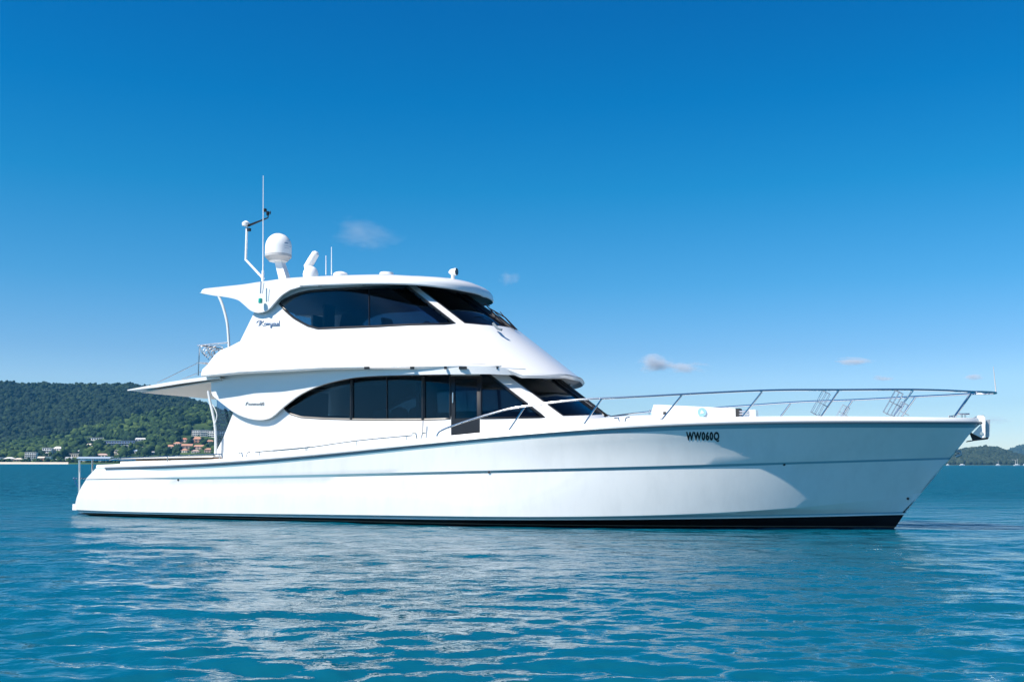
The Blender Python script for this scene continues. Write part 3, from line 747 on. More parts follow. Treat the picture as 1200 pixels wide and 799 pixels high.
bm = bmesh.new(); bm.from_mesh(hull.data); bmesh.ops.remove_doubles(bm, verts=bm.verts, dist=0.0008); bm.to_mesh(hull.data); bm.free(); hull.data.set_sharp_from_angle(angle=R(22))
def Vhull(u, z):
    zs = []; bs = []
    for l, _ in levels[2:]: zs.append(l['z'](u)); bs.append(l['b'](u) if u < l['ue'] else 0)
    return float(np.interp(z, zs, bs))
HS = Flat(Vhull)
zsh = L_sheer['z']; bsh = L_sheer['b']; UE = L_sheer['ue']
u_st = lv_start(L_sheer)
us = [u_st + (UE - u_st) * (1 - (1 - i / 90) ** 1.4) for i in range(91)]
# deck
v = []; f = []
for u in us:
    b = max(0.0, bsh(u) - .02)
    for k in range(-6, 7): v.append((u, -b * k / 6, zsh(u) + .0 + .05 * (1 - (k / 6) ** 2)))
for i in range(90):
    for k in range(12): f.append((i * 13 + k, (i + 1) * 13 + k, (i + 1) * 13 + k + 1, i * 13 + k + 1))
mesh('deck', v, f, M['gel'], Y, True)
# bulwark and rub rail along the sheer
for sd in (1, -1):
    v = []; f = []
    hb_ = interp([0, 1.5, 6, 10, 14, 17, 21.4], [.085, .10, .11, .13, .13, .13, .09])
    for u in us:
        b = max(0.0, bsh(u)); h = hb_(u); th = min(.10, b * .8)
        v += [(u, -sd * b, zsh(u)), (u, -sd * max(0, b - .012), zsh(u) + h * .8), (u, -sd * max(0, b - .03), zsh(u) + h), (u, -sd * max(0, b - th), zsh(u) + h), (u, -sd * max(0, b - th - .02), zsh(u) + .02)]
    for i in range(90):
        for k in range(4): f.append((i * 5 + k, (i + 1) * 5 + k, (i + 1) * 5 + k + 1, i * 5 + k + 1))
    f.append((0, 1, 2, 3, 4))
    mesh('bulwark', v, f, M['gel'], Y, True, 50)
    pts = [B(u, sd * (bsh(u) + .012), zsh(u) - .005) for u in us if u < UE - .02] + [B(UE + .03, 0, zsh(UE))]
    MB().tube(pts[1:], .030, 8).build('rub_rail', M['trim'], Y)

# ---------------- surfaces
zw = lambda z0, w0, z1, w1: (lambda z: float(w0 + (w1 - w0) * (z - z0) / (z1 - z0)))
def centre(pa, pb):     # forward centre-line position against height from two traced points
    (ua, za, _), (ub, zb, _) = P(*pa, 0.0), P(*pb, 0.0)
    return lambda z: float(ua + (ub - ua) * (z - za) / (zb - za))
def centreclamp(f, lo, hi): return lambda z: f(min(hi, max(lo, z)))
SAL = Nose(zw(1.5, 2.36, 3.5, 2.26), centre((646, 441), (706, 484)), 3.0, 2.5)
FLY = Nose(zw(4.5, 2.16, 5.7, 1.98), centre((521, 332), (600, 385)), 2.9, 2.5)
ZK = P(602, 384.6, 0)[1]; _cc = centre((600, 384), (676, 443))
COA = Nose(lambda z: FLY.W(z) + .012 + .46 * max(0, ZK - .05 - z), lambda z: _cc(z) if z < ZK else FLY.C(z) + .05, lambda z: 2.9 + 1.2 * min(1, max(0, (ZK - z) / 1.0)), lambda z: 2.5 - .2 * min(1, max(0, (ZK - z) / 1.0)))
Vf = lambda u, z: COA.V(u, 3.52) - float(np.interp(u, [5.5, 7, 9.3, 11.0, 12], [.43, .34, .13, .03, .02]))
FAS = Flat(Vf)

# ---------------- saloon
sal_win = [(332.5, 476.8)] + cro([(335, 473), (353, 461.7), (378, 450.8), (410, 443.3), (436.7, 440.8), (460, 440), (496.7, 439.2), (527.5, 439)], 2) + [(527.5, 490.5), (500, 491.4), (440, 491.6), (410, 491.2), (378, 490.3), (353, 488.6), (341, 485), (335, 480.5)]
door = [(528.5, 439), (562.5, 438.8), (562.5, 509), (528.5, 510.5)]
sal_fwd = [(563.5, 438.8), (573, 438.6), (638, 488.8), (563.5, 490)]
ws_low = [(597, 440.3), (620, 440.4), (645.5, 442), (704.5, 485.0), (660, 486.6)]
outer = [(275.5, 478), (262, 512), (252.8, 530), (249, 548)] + [(300, 545), (400, 535), (480, 527), (560, 519), (640, 511), (700, 500)] + [(709, 488.8), (648, 439.5), (630, 434), (500, 430), (400, 433), (300, 437), (275.5, 445)]
def split(surf, nm, poly, side, mat, parent, off=-.03, th=.012): return panel(nm, surf, poly, [], mat, parent, th, off, side, .25)
q_end = SAL.Q()
for sd in (1, -1):
    wall = panel('saloon_wall', SAL, outer, [sal_win, [(528.5, 440), (562.5, 439.8), (562.5, 508.5), (528.5, 510)], sal_fwd, ws_low], M['gel'], Y, .07, 0, sd, mat_in=M['soffit'])
    g = split(SAL, 'side_window', sal_win, sd, M['glass'], Y)
    edge_tube('frame', SAL, sal_win, .028, M['black'], g, sd, -.01)
    for x0, x1, rr_ in ((411.8, 411.8, .045), (453, 453, .014), (495.8, 495.8, .05)):
        yt = float(np.interp(x0, [400, 436, 500], [445, 441, 439.3])); edge_tube('mullion', SAL, [(x0, yt), (x1, 491.3), (x1, 491.25)], rr_, M['black'], g, sd, -.015, False)
    d_ = empty('cabin_door'); d_.parent = Y
    split(SAL, 'door_glass', [(532, 443), (560, 443), (560, 489.5), (532, 490.5)], sd, M['glass'], d_)
    panel('door_frame', SAL, door, [[(533, 443.5), (558.8, 443.3), (558.8, 489.5), (533, 490.3)]], M['black'], d_, .04, -.008, sd)
    a = SAL.point(*SAL.hit(531.2, 466)); MB().tube([(a[0], -sd * (a[1] + .03), a[2] - .12), (a[0], -sd * (a[1] + .03), a[2] + .12)], .014, 6).build('handle', M['steel'], d_)
    g = split(SAL, 'side_window', sal_fwd, sd, M['glass'], Y)
    edge_tube('frame', SAL, sal_fwd, .030, M['black'], g, sd, -.01)
    g = split(SAL, 'windscreen', ws_low, sd, M['glass_clear'], Y)
    edge_tube('frame', SAL, ws_low, .028, M['black'], g, sd, -.012)
c = [P(646, 441, 0)[:2], P(706, 484.5, 0)[:2]]
MB().tube([(c[0][0] - .02, 0, c[0][1] + .05), (c[1][0] - .02, 0, c[1][1])], .07, 8).build('windscreen_mullion', M['black'], Y)

# fascia with the lower wing lobe
lobe_low = cro([(247.8, 462.5), (260, 472.5), (275.4, 483.8), (290.4, 490), (305.4, 492), (318, 488.8), (331.7, 477), (353, 461.4), (378, 450.5), (410, 443.0), (436.7, 440.5), (460, 439.7), (496.7, 438.9), (540, 438.4), (572, 438.2), (590, 439.0), (616, 439.2)], 3)
fas_outer = lobe_low + [(616, 432), (560, 429), (480, 429), (430, 428.5), (380, 429), (320, 432), (280, 434), (250, 437), (247, 450)]
for sd in (1, -1):
    panel('side_fascia', FAS, fas_outer, [], M['gel'], Y, .06, 0, sd)

# ---------------- flybridge coaming
lip = [(235.5, 440.5), (260, 438.2), (280, 436), (320, 434), (340, 433), (379.6, 431), (425, 430.2), (483, 430), (540, 429.4), (586, 429.2)]
coa_px = [(235.5, 438.8)] + lip[1:] + [(612, 439.6), (646, 440.2), (672, 442), (700, 449)]
sill = [(235.5, 438.8), (243.4, 427), (252, 415.5), (259, 410), (269.7, 406), (280, 400.6), (292, 396), (330, 390.5), (372.6, 387.5), (442.7, 384), (520, 381.5), (545, 380.6), (577.6, 382.5), (592.6, 383.8), (603, 386)]
zlip = interp([COA.hit(*p)[0] for p in coa_px[1:-1]], [COA.hit(*p)[1] for p in coa_px[1:-1]])
q_c = COA.Q(); zt = P(674, 442.5, 0)[1]; zs_c = P(602, 384.6, 0)[1]
lo_pts = [COA.hit(*p) for p in coa_px[:-2]] + [(q_c * .75, P(640, 440.5, 1.3)[1]), (q_c * .9, zt + .015), (q_c, zt)]
hi_pts = [COA.hit(*p) for p in sill[:-3]]
qs0 = hi_pts[-1][0]
hi_pts += [(qs0 + (q_c - qs0) * t, hi_pts[-1][1] + (zs_c - hi_pts[-1][1]) * t) for t in (.35, .7, 1.0)]
co_outer = lo_pts + hi_pts[::-1][:-1]
for sd in (1, -1):
    panel('flybridge_coaming', COA, co_outer, [], M['gel'], Y, .08, 0, sd, px=False, mat_in=M['soffit'])
    # thin lip bead under the skirt
    pts = [COA.point(*COA.hit(*p)) for p in lip]
    MB().tube([B(p[0], sd * (p[1] - .03), p[2] + .015) for p in smooth_path(pts, 3)], .035, 8).build('skirt_lip', M['gel'], Y)
# soffit / flybridge deck: closed slab inside the lip
lp = [COA.point(*q) for q in lo_pts]
lpu = [p[0] for p in lp]; zdeck = interp(sorted(lpu), [z for _, z in sorted((p[0], p[2]) for p in lp)])
u0_ = lp[0][0]; ucn = COA.C(zt)
v = []; f = []; NU = 60
for i in range(NU + 1):
    t = i / NU; u = u0_ + (ucn - .03 - u0_) * (1 - (1 - t) ** 1.6); zb = zdeck(u)
    b = max(0.0, COA.V(u, zb) - .05)
    for k in range(9): v.append((u, -b * (1 - k / 4), zb + .01 + (.05 if u < 11 else .02)))
    b2 = max(0.0, COA.V(u + .02, zb + .18) - .11)
    for k in range(9): v.append((min(u, COA.C(zb + .18) - .1), -b2 * (1 - k / 4), zb + .14))
for i in range(NU):
    a = i * 18; c2 = a + 18
    for k in range(8): f.append((a + k, a + k + 1, c2 + k + 1, c2 + k)); f.append((a + 9 + k, c2 + 9 + k, c2 + 10 + k, a + 10 + k))
mesh('flybridge_deck', v, f, M['soffit'], Y, True)

# ---------------- flybridge house
fly_win = [(327.5, 355.8)] + cro([(330, 353.2), (342.8, 346.5), (362, 341.2), (398.9, 338.6), (432.2, 337.2), (474, 335.3)], 2) + [(477.5, 335.6), (533, 379), (520, 379.8), (442.7, 382.2), (390, 384.2), (372.6, 385)] + cro([(360.3, 381.5), (344.5, 372.7), (334, 363.5)], 2)
fly_ws = [(488.5, 335.0), (505, 331.5), (519.5, 330.6), (598.5, 384.3), (577.6, 381.8), (545, 378.4)]
fh_outer = [(280, 402.6), (296, 370), (306, 345), (330, 331), (430, 326), (500, 324), (519, 325), (530, 334), (600, 383.5)] + [(592.6, 383.9), (577.6, 382.7), (545, 380.9), (520, 381.8), (442.7, 384.4), (372.6, 388), (330, 391), (292, 396.5)]
fo = [FLY.hit(*p) for p in fh_outer]
for i in (7, 8): fo[i] = (FLY.Q(), fo[i][1])
fw = [FLY.hit(*p) for p in fly_ws]; fw[2] = (FLY.Q() * .965, fw[2][1]); fw[3] = (FLY.Q() * .965, fw[3][1])
# fill the front corner of the outline so that the shell closes on the centre line
for sd in (1, -1):
    fwi = [FLY.hit(*p) for p in fly_win]
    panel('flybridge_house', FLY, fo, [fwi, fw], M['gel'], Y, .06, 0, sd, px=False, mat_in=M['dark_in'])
    g = panel('side_window', FLY, fwi, [], M['glass_fly'], Y, .012, -.03, sd, .25, px=False)
    edge_tube('frame', FLY, fwi, .030, M['black'], g, sd, -.004, px=False)
    edge_tube('mullion', FLY, [(432, 338), (432, 382), (432, 381.9)], .014, M['black'], g, sd, -.02, False)
    g = panel('windscreen', FLY, fw, [], M['glass_clear'], Y, .012, -.03, sd, .2, px=False)
    edge_tube('frame', FLY, fw, .026, M['black'], g, sd, -.01, px=False)
ct, cb = P(521, 332, 0), P(600, 385, 0)
MB().tube([(ct[0], 0, ct[1] + .05), (cb[0], 0, cb[1])], .06, 8).build('windscreen_mullion', M['black'], Y)
# window eyebrow moulding
for sd in (1, -1):
    eb = cro([(320, 354), (323, 350), (334, 342.6), (351.6, 336.4), (376, 334.6), (425, 332.8), (483, 329.8)], 3)
    pts = [FLY.point(*FLY.hit(*p)) for p in eb]
    MB().tube([B(p[0], sd * (p[1] + .015), p[2]) for p in pts], .022, 6).build('rain_gutter', M['gel'], Y)
    for x, y in ((376, 335.6), (428, 333.8), (484, 330.4)):
        p = FLY.point(*FLY.hit(x, y)); MB().tube([B(p[0] - .05, sd * (p[1] + .04), p[2]), B(p[0] + .05, sd * (p[1] + .04), p[2] + .005)], .014, 6).build('awning_clip', M['trim'], Y)

# ---------------- hardtop: rim curve and spine
def Wrim(u): return 2.175
rim_px = [(236, 343.2), (250, 343.6), (271.5, 343.5), (300, 342), (320, 338.5), (340, 335.0), (376, 333.2), (425, 331.6), (483, 330.2)]
crn_px = [(233.8, 342.8), (248.7, 338.4), (271.5, 334.4), (294, 331), (315, 327), (340, 323.9), (372.6, 322.4), (407.6, 321), (453, 320), (520, 322.4), (530.7, 324.2), (545.7, 328.2), (558.8, 334.7), (564.5, 340.4), (567.3, 348)]
ra = [P(x, y, 2.175) for x, y in rim_px]
UTIP = 9.92; ZTIP = 5.43; A_ = 2.7; U0 = UTIP - A_
vz = [P(520, 331.0, 2.1), P(545, 331.4, 1.75), P(558, 337, 1.1)]
UTIP = P(566.3, 347, 0)[0] + .02; ZTIP = P(566.3, 347, 0)[1]; U0 = UTIP - A_
rim_zu = interp([p[0] for p in ra] + [p[0] for p in vz] + [UTIP], [p[1] for p in ra] + [p[1] for p in vz] + [ZTIP]); print('VISOR', vz, UTIP, ZTIP)
rim = []
for i in range(26): u = ra[0][0] + (U0 - ra[0][0]) * i / 26; rim.append((u, 2.175, rim_zu(u)))
for i in range(31):
    a = math.pi / 2 * i / 30; u = U0 + A_ * math.sin(a) ** (2 / 2.5); vv = 2.175 * max(0, math.cos(a)) ** (2 / 2.5)
    rim.append((u, vv, rim_zu(u) if i < 30 else ZTIP))
# crown height over the rim against u, from the silhouette
crn = [P(x, y, 1.55) for x, y in crn_px[:10]]
z_cr = interp([p[0] for p in crn] + [9.1, 9.35], [p[1] for p in crn] + [6.03, 5.99])
rimL = rim; rimF = [(u, -b, z) for u, b, z in reversed(rim[:-1])]
full = rimL + rimF; NR = len(full)
uend = 8.75
def spine(u, b): uu = min(u, uend); return np.array([uu, 0.0, z_cr(uu) + .03])
v = []; f = []; T = [1, .995, .975, .94, .88, .78, .62, .42, .2, 0]
for (u, b, z) in full:
    s_ = spine(u, b); r_ = np.array([u, b, z])
    for t in T:
        q = s_ * (1 - t) + r_ * t
        q[2] = z + (s_[2] - z) * max(0, 1 - t ** 2.8) ** (1 / 2.8)
        v.append((q[0], -q[1], q[2]))
k = len(T)
for i in range(NR - 1):
    for j in range(k - 1): f.append((i * k + j, i * k + j + 1, (i + 1) * k + j + 1, (i + 1) * k + j))
    
nb = len(v); T2 = [1, .985, .95, .7, .35, 0]
for (u, b, z) in full:
    s_ = spine(u, b); r_ = np.array([u, b, z])
    for j, t in enumerate(T2):
        q = s_ * (1 - t) + r_ * t
        rise = 0 if j == 0 else (-.03 if j == 1 else .02 + .10 * (1 - t))
        q[2] = z + rise; v.append((q[0], -q[1], q[2]))
k2 = len(T2)
for i in range(NR - 1):
    for j in range(k2 - 1): f.append((nb + i * k2 + j, nb + (i + 1) * k2 + j, nb + (i + 1) * k2 + j + 1, nb + i * k2 + j + 1))
    f.append((i * k, (i + 1) * k, nb + (i + 1) * k2, nb + i * k2))
mi = [0] * len(f)
for q_, ff in enumerate(f):
    if min(ff) >= nb and all((i_ - nb) % k2 >= 1 for i_ in ff): mi[q_] = 1
ht = mesh('hardtop', v, f, [M['gel'], M['liner']], Y, True, 50, mi)
# wing lobe hanging from the hardtop
HTF = Flat(lambda u, z: 2.185)
wing = [(233.8, 343)] + cro([(248.7, 339.6), (271.5, 336), (294, 332.5), (318, 329.5), (345, 328.5)], 2) + [(352, 336)] + cro([(340, 339.5), (330, 346), (322.3, 354), (313.5, 363), (303, 366.5), (294, 364), (285.5, 356.8), (278.5, 351.5), (266, 348.3), (252, 346.6)], 3) + [(243, 345)]
for sd in (1, -1): panel('hardtop_wing', HTF, wing, [], M['gel'], Y, .07, 0, sd)

# interior of the flybridge
zf0 = 3.75
ib = MB(); ib.box((3.9, -1.9, zf0), (9.2, 1.9, zf0 + .03)); ib.build('flybridge_floor', M['carpet'], Y, False)
def helm_seat(u, v0):
    s = empty('helm_seat', (u, -v0, zf0)); s.parent = Y
    MB().lathe([(.16, 0), (.16, .03), (.05, .06), (.05, .45)], n=12).build('pedestal', M['steel'], s)
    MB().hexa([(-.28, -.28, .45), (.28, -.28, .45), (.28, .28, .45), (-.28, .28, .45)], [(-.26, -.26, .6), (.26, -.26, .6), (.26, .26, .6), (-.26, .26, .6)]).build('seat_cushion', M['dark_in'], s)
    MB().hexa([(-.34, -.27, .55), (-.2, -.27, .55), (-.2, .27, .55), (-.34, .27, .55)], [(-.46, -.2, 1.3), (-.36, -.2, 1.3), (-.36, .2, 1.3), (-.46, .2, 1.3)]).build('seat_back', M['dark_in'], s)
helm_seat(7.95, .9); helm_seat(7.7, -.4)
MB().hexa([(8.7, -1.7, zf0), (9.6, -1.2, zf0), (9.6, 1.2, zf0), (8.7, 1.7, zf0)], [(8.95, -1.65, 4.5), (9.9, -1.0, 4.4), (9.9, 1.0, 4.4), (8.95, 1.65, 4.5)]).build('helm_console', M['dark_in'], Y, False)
sw = []
for k in range(20):
    a = k / 20 * 6.283; sw.append((8.62 + .10 * math.sin(a), -.9 + .21 * math.cos(a), 4.72 + .19 * math.sin(a)))
MB().tube(sw, .016, 6, True).build('steering_wheel', M['black'], Y)
MB().box((4.2, -1.9, zf0), (5.0, 1.6, zf0 + .45)).box((4.0, -1.9, zf0 + .3), (4.2, 1.6, zf0 + .95)).build('flybridge_lounge', M['dark_in'], Y, False)
MB().box((4.0, 1.0, zf0), (4.06, 1.9, 5.6)).box((5.2, -.25, zf0), (5.26, .25, 5.65)).build('aft_bulkhead', M['light_in'], Y, False)

# interior of the saloon
zs0 = 1.95
MB().box((3.9, -2.1, zs0), (12.3, 2.1, zs0 + .03)).build('saloon_floor', M['carpet'], Y, False)
sf = empty('sofa', (6.9, 0, zs0)); sf.parent = Y
MB().box((-.9, 1.1, 0), (1.6, 1.9, .42)).build('sofa_seat', M['tan'], sf, False)
MB().hexa([(-.9, 1.75, .42), (1.6, 1.75, .42), (1.6, 1.95, .42), (-.9, 1.95, .42)], [(-.9, 1.85, .82), (1.6, 1.85, .82), (1.6, 2.0, .82), (-.9, 2.0, .82)]).build('sofa_back', M['tan'], sf, False)
sf = empty('sofa', (8.2, 0, zs0)); sf.parent = Y
MB().box((-.5, -1.95, 0), (1.1, -1.3, .42)).build('sofa_seat', M['tan'], sf, False)
for k in range(3): MB().lathe([(.1, 0), (.24, .05), (.27, .2), (.2, .36), (.05, .42)], (-.3 + k * .5, -1.72, .36), 12, 1, .6).build('cushion', M['tan'], sf)
MB().box((9.0, -2.0, zs0), (9.08, -1.1, 3.3)).build('saloon_partition', M['light_in'], Y, False)
MB().hexa([(10.6, -1.7, zs0), (12.6, -.9, zs0), (12.6, .9, zs0), (10.6, 1.7, zs0)], [(10.9, -1.75, 2.62), (12.75, -.4, 2.5), (12.75, .4, 2.5), (10.9, 1.75, 2.62)]).build('dashboard', M['dark_in'], Y, False)
MB().box((10.0, -2.05, zs0), (10.9, -1.5, 2.58)).build('side_cabinet', M['teak'], Y, False)
MB().box((5.3, -2.05, zs0), (6.9, -1.6, 2.54)).build('side_cabinet', M['teak'], Y, False)
MB().box((4.0, -1.9, zs0), (4.06, 1.9, 3.4)).build('aft_bulkhead', M['light_in'], Y, False)

# ---------------- cockpit canopy (deck overhang aft)
tip = P(150, 456.6, 2.62); fr = P(240, 441.5, 2.62)
v = []; f = []
for i in range(13):
    t = i / 12; u = tip[0] + (fr[0] + .5 - tip[0]) * t; z = tip[1] + (fr[1] + .03 - tip[1]) * t ** 1.0 + .03 * math.sin(t * 3.14)
    th = .025 + .06 * min(1, t * 3)
    for k in range(-8, 9):
        x = k / 8; b = 2.64 * x; uu = u - (1 - t) * .10 * (1 - x * x); v.append((uu, -b, z + .06 * (1 - x * x)))
    for k in range(-8, 9):
        x = k / 8; b = 2.64 * x; uu = u - (1 - t) * .10 * (1 - x * x); v.append((uu, -b, z - th))
for i in range(12):
    a = i * 34; b = a + 34
    for k in range(16): f.append((a + k, b + k, b + k + 1, a + k + 1)); f.append((a + 17 + k, a + 18 + k, b + 18 + k, b + 17 + k))
    for k in (0, 16): f.append((a + k, b + k, b + k + 17, a + k + 17))
for k in range(16): f.append((k, k + 1, k + 18, k + 17))
mesh('cockpit_canopy', v, f, M['gel'], Y, True, 40)
v = [(tip[0] + .35, -2.5, tip[1] - .08), (fr[0] + .4, -2.5, fr[1] - .10), (fr[0] + .4, 2.5, fr[1] - .10), (tip[0] + .35, 2.5, tip[1] - .08)]
mesh('canopy_lining', v + [(a, b, c + .03) for a, b, c in v], [(0, 1, 2, 3), (7, 6, 5, 4), (0, 4, 5, 1), (1, 5, 6, 2), (2, 6, 7, 3), (3, 7, 4, 0)], M['soffit'], Y)
for sd in (1, -1):
    p = [P(252.6, 532, 2.5), P(252.8, 515, 2.5), P(252.0, 499, 2.5), P(249.5, 485, 2.5), P(246.3, 471, 2.5), P(244, 458, 2.5)]
    MB().tube([B(a, sd * c, b) for a, b, c in smooth_path(p, 4)] , .034, 8).build('cockpit_post', M['gel'], Y) if sd > 0 else None
    p = [P(250.5, 500, 2.52), P(253.8, 490, 2.52), P(253.5, 483, 2.52), P(249, 474, 2.52)]
    MB().tube([B(a, sd * c, b) for a, b, c in smooth_path(p, 4)], .013, 6).build('post_cable', M['gel'], Y) if sd > 0 else None
    p = [P(256.3, 347, 2.15), P(259.8, 355, 2.15), P(262.7, 363.8, 2.15), P(265.3, 374, 2.15), P(267, 385, 2.15), P(268.5, 407.5, 2.15)]
    MB().tube([B(a, sd * c, b) for a, b, c in smooth_path(p, 4)], .034, 8).build('hardtop_post', M['gel'], Y)
    # aft coaming inner cap
# flybridge aft rail
ft = P(233.5, 404.6, 2.4); fb = P(233.5, 440, 2.4); f2 = P(262.7, 401.6, 2.3); m2 = P(230.5, 424.9, 2.4)
for sd in (1, -1):
    MB().tube([B(ft[0], sd * 2.4, fb[1]), B(ft[0], sd * 2.4, ft[1])], .020, 8).build('rail_stanchion', M['steel'], Y)
    MB().tube([B(ft[0] - .05, sd * 2.4, ft[1]), B(f2[0] + .1, sd * 2.3, f2[1])], .018, 8).build('flybridge_rail', M['steel'], Y)
    MB().tube([B(ft[0] - .05, sd * 2.4, m2[1]), B(ft[0] + .5, sd * 2.35, m2[1] - .02)], .014, 8).build('flybridge_rail', M['steel'], Y)
for z_ in (ft[1], m2[1]):
    MB().tube([B(ft[0], 2.4, z_), B(ft[0], -2.4, z_)], .018, 8).build('flybridge_rail', M['steel'], Y)
for vv in (.8, -.8): MB().tube([B(ft[0], vv, fb[1]), B(ft[0], vv, ft[1])], .018, 8).build('rail_stanchion', M['steel'], Y)
for sd in (1, -1):
    a = P(184, 448.5, 2.3); MB().tube([B(a[0], sd * 2.3, a[1]), B(ft[0], sd * 2.4, m2[1])], .009, 6).build('stay_wire', M['wire'], Y)
    a = P(213, 444.5, 2.3); b = P(236, 435.5, 2.35); MB().tube([B(a[0], sd * 2.3, a[1]), B(b[0], sd * 2.35, b[1])], .009, 6).build('stay_wire', M['wire'], Y)
# bundled gear on the rail (coiled rope and lifebuoy light)
g = MB()
for k in range(7):
    c0 = P(241 + k * 2.4, 409 + (k % 3) * 2.2, 2.0); R_ = .14 - .01 * (k % 2)
    g.tube([(c0[0] + R_ * math.cos(a), -2.0 + .06 * math.sin(a * 2), c0[1] - .05 + R_ * math.sin(a)) for a in np.linspace(0, 6.0, 14)], .011, 5)
g.build('coiled_rope', M['wire'], Y)

# ---------------- masts, domes and aerials on the hardtop
def on(px, py, vv): a = P(px, py, vv); return np.array([a[0], -vv, a[1]])
a = on(307.8, 328, 1.0); b = on(308.6, 206, 1.0)
MB().tube([a + (0, 0, -.1), a + (0, 0, .25), a + (0, 0, .26), b], 0, 8, rr=[.035, .032, .016, .009]).build('whip_antenna', M['dome'], Y)
mp = MB().tube([on(309, 327, .6), on(288, 304.5, .6), on(289.4, 265, .6)], .034, 8)
mast = mp.build('wind_mast', M['dome'], Y)
MB().lathe([(.01, 0), (.10, .02), (.11, .10), (.03, .16)], tuple(on(288, 265.5, .6)), 12).build('masthead_light', M['dome'], mast)
wi = MB().tube([on(291, 264.5, .6), on(314, 255.3, .6), on(314.6, 251, .6)], 0, 6, rr=[.035, .018, .02])
wi.tube([on(311, 246.5, .6), on(313.5, 250.5, .6), on(317, 248.5, .6)], .012, 6).lathe([(.02, -.05), (.05, -.03), (.05, .03), (.02, .05)], tuple(on(310.6, 246.5, .6)), 8).lathe([(.02, -.06), (.045, -.03), (.045, .05), (.02, .07)], tuple(on(313.9, 250.5, .6)), 8).lathe([(.005, -.05), (.02, 0), (.005, .06)], tuple(on(316.8, 249.5, .6)), 6)
wi.build('wind_sensor', M['black'], mast)
MB().box(tuple(on(291.6, 269.5, .6) - .035), tuple(on(291.6, 269.5, .6) + .045)).build('camera_box', M['black'], mast, False)
# satellite dome
dc = on(326, 304, .2); s_ = 1 / 47.0
dome = empty('satellite_dome', tuple(dc)); dome.parent = Y
prof = [(.33, .10), (.365, .13), (.365, .34)] + [(.365 * math.cos(a), .34 + .40 * math.sin(a)) for a in np.linspace(.12, 1.45, 9)]
MB().lathe(prof, n=32).build('radome', M['dome'], dome)
MB().lathe([(.25, -.06), (.30, 0), (.366, .06), (.368, .125), (.34, .128)], n=32).build('radome_base', M['dome_grey'], dome)
MB().lathe([(.12, -.07), (.24, -.062), (.25, -.01), (.2, .0)], n=24).build('mounting_plate', M['dome'], dome)
p0 = on(326.5, 302, .2); p1 = on(335, 327, .2)
MB().hexa([tuple(p1 + d) for d in ((-.13, -.11, -.1), (.13, -.11, -.1), (.13, .11, -.1), (-.13, .11, -.1))], [tuple(p0 + d) for d in ((-.10, -.10, 0), (.10, -.10, 0), (.10, .10, 0), (-.10, .10, 0))]).build('dome_pylon', M['gel'], Y, False)
tb = MB()
# small print on the dome: three short dark lines
for k, (w_, z_, h_) in enumerate(((.14, .40, .028), (.30, .33, .010), (.16, .27, .008))):
    n_ = 8
    for q in range(n_ if k else 3):
        a0 = R(-28) + (q / (n_ if k else 3)) * w_ / .37; a1 = a0 + w_ / .37 / (n_ if k else 3) * .62
        rr_ = .368 if z_ < .34 else .3655
        tb.hexa([(rr_ * math.cos(a0), rr_ * math.sin(a0), z_), (rr_ * math.cos(a1), rr_ * math.sin(a1), z_), ((rr_ - .01) * math.cos(a1), (rr_ - .01) * math.sin(a1), z_), ((rr_ - .01) * math.cos(a0), (rr_ - .01) * math.sin(a0), z_)],
                [(rr_ * math.cos(a0), rr_ * math.sin(a0), z_ + h_), (rr_ * math.cos(a1), rr_ * math.sin(a1), z_ + h_), ((rr_ - .01) * math.cos(a1), (rr_ - .01) * math.sin(a1), z_ + h_), ((rr_ - .01) * math.cos(a0), (rr_ - .01) * math.sin(a0), z_ + h_)])
tb.build('dome_print', M['navy'], dome, False)
# open array radar on its pedestal, seen end on
rc = on(364, 322.5, .3); radar = empty('radar', tuple(rc)); radar.parent = Y
MB().lathe([(.20, -.08), (.21, .03), (.19, .12), (.14, .20), (.08, .24), (.02, .26)], n=20).build('radar_pedestal', M['dome'], radar)
q0 = on(360.5, 313, .3) - rc; q1 = on(370, 297, .3) - rc
MB().tube([tuple(q0 + (-.01, 0, -.08)), tuple(q0), tuple((q0 + q1) / 2), tuple(q1), tuple(q1 + (q1 - q0) * .12)], 0, 12, rr=[.07, .115, .115, .105, .05]).build('radar_head', M['dome'], radar)
for x, yt in ((382, 299.5), (388.5, 289.5)):
    a = on(x, 322, .5); b = on(x, yt, .5); MB().tube([a, b], 0, 6, rr=[.014, .009]).build('whip_antenna', M['dome'], Y)
a = on(399, 322, .5); MB().lathe([(.19, -.05), (.20, .0), (.17, .045), (.09, .075), (.01, .085)], tuple(a), 20).build('gps_dome', M['dome'], Y)
a = on(453, 320.5, .2); MB().lathe([(.2, -.05), (.18, .02), (.02, .05)], tuple(a), 20).build('roof_hatch', M['gel'], Y)
# search light on the visor
a = on(530.8, 325.5, .3)
sl_ = MB().lathe([(.05, -.05), (.045, .08), (.06, .1)], tuple(a), 12); slo = sl_.build('searchlight_base', M['dome'], Y)
MB().tube([a + (-.11, 0, .15), a + (-.06, 0, .15), a + (.06, 0, .15), a + (.10, 0, .15)], 0, 14, rr=[.03, .075, .095, .095]).build('searchlight', M['dome'], slo)
MB().tube([a + (.10, 0, .15), a + (.112, 0, .15)], .09, 14).build('lens', M['black'], slo)
# navigation light and flag line on the wing
a = on(305.2, 352.5, 2.31)
MB().lathe([(.03, -.07), (.055, -.05), (.055, .05), (.03, .07)], tuple(a), 10).build('navigation_light', M['green'], Y)
MB().tube([on(306, 330, 2.31), on(305.4, 344, 2.32)], .016, 6).tube([on(309.5, 331, 2.31), on(307.5, 344, 2.32)], .008, 6).build('flag_line', M['wire'], Y)

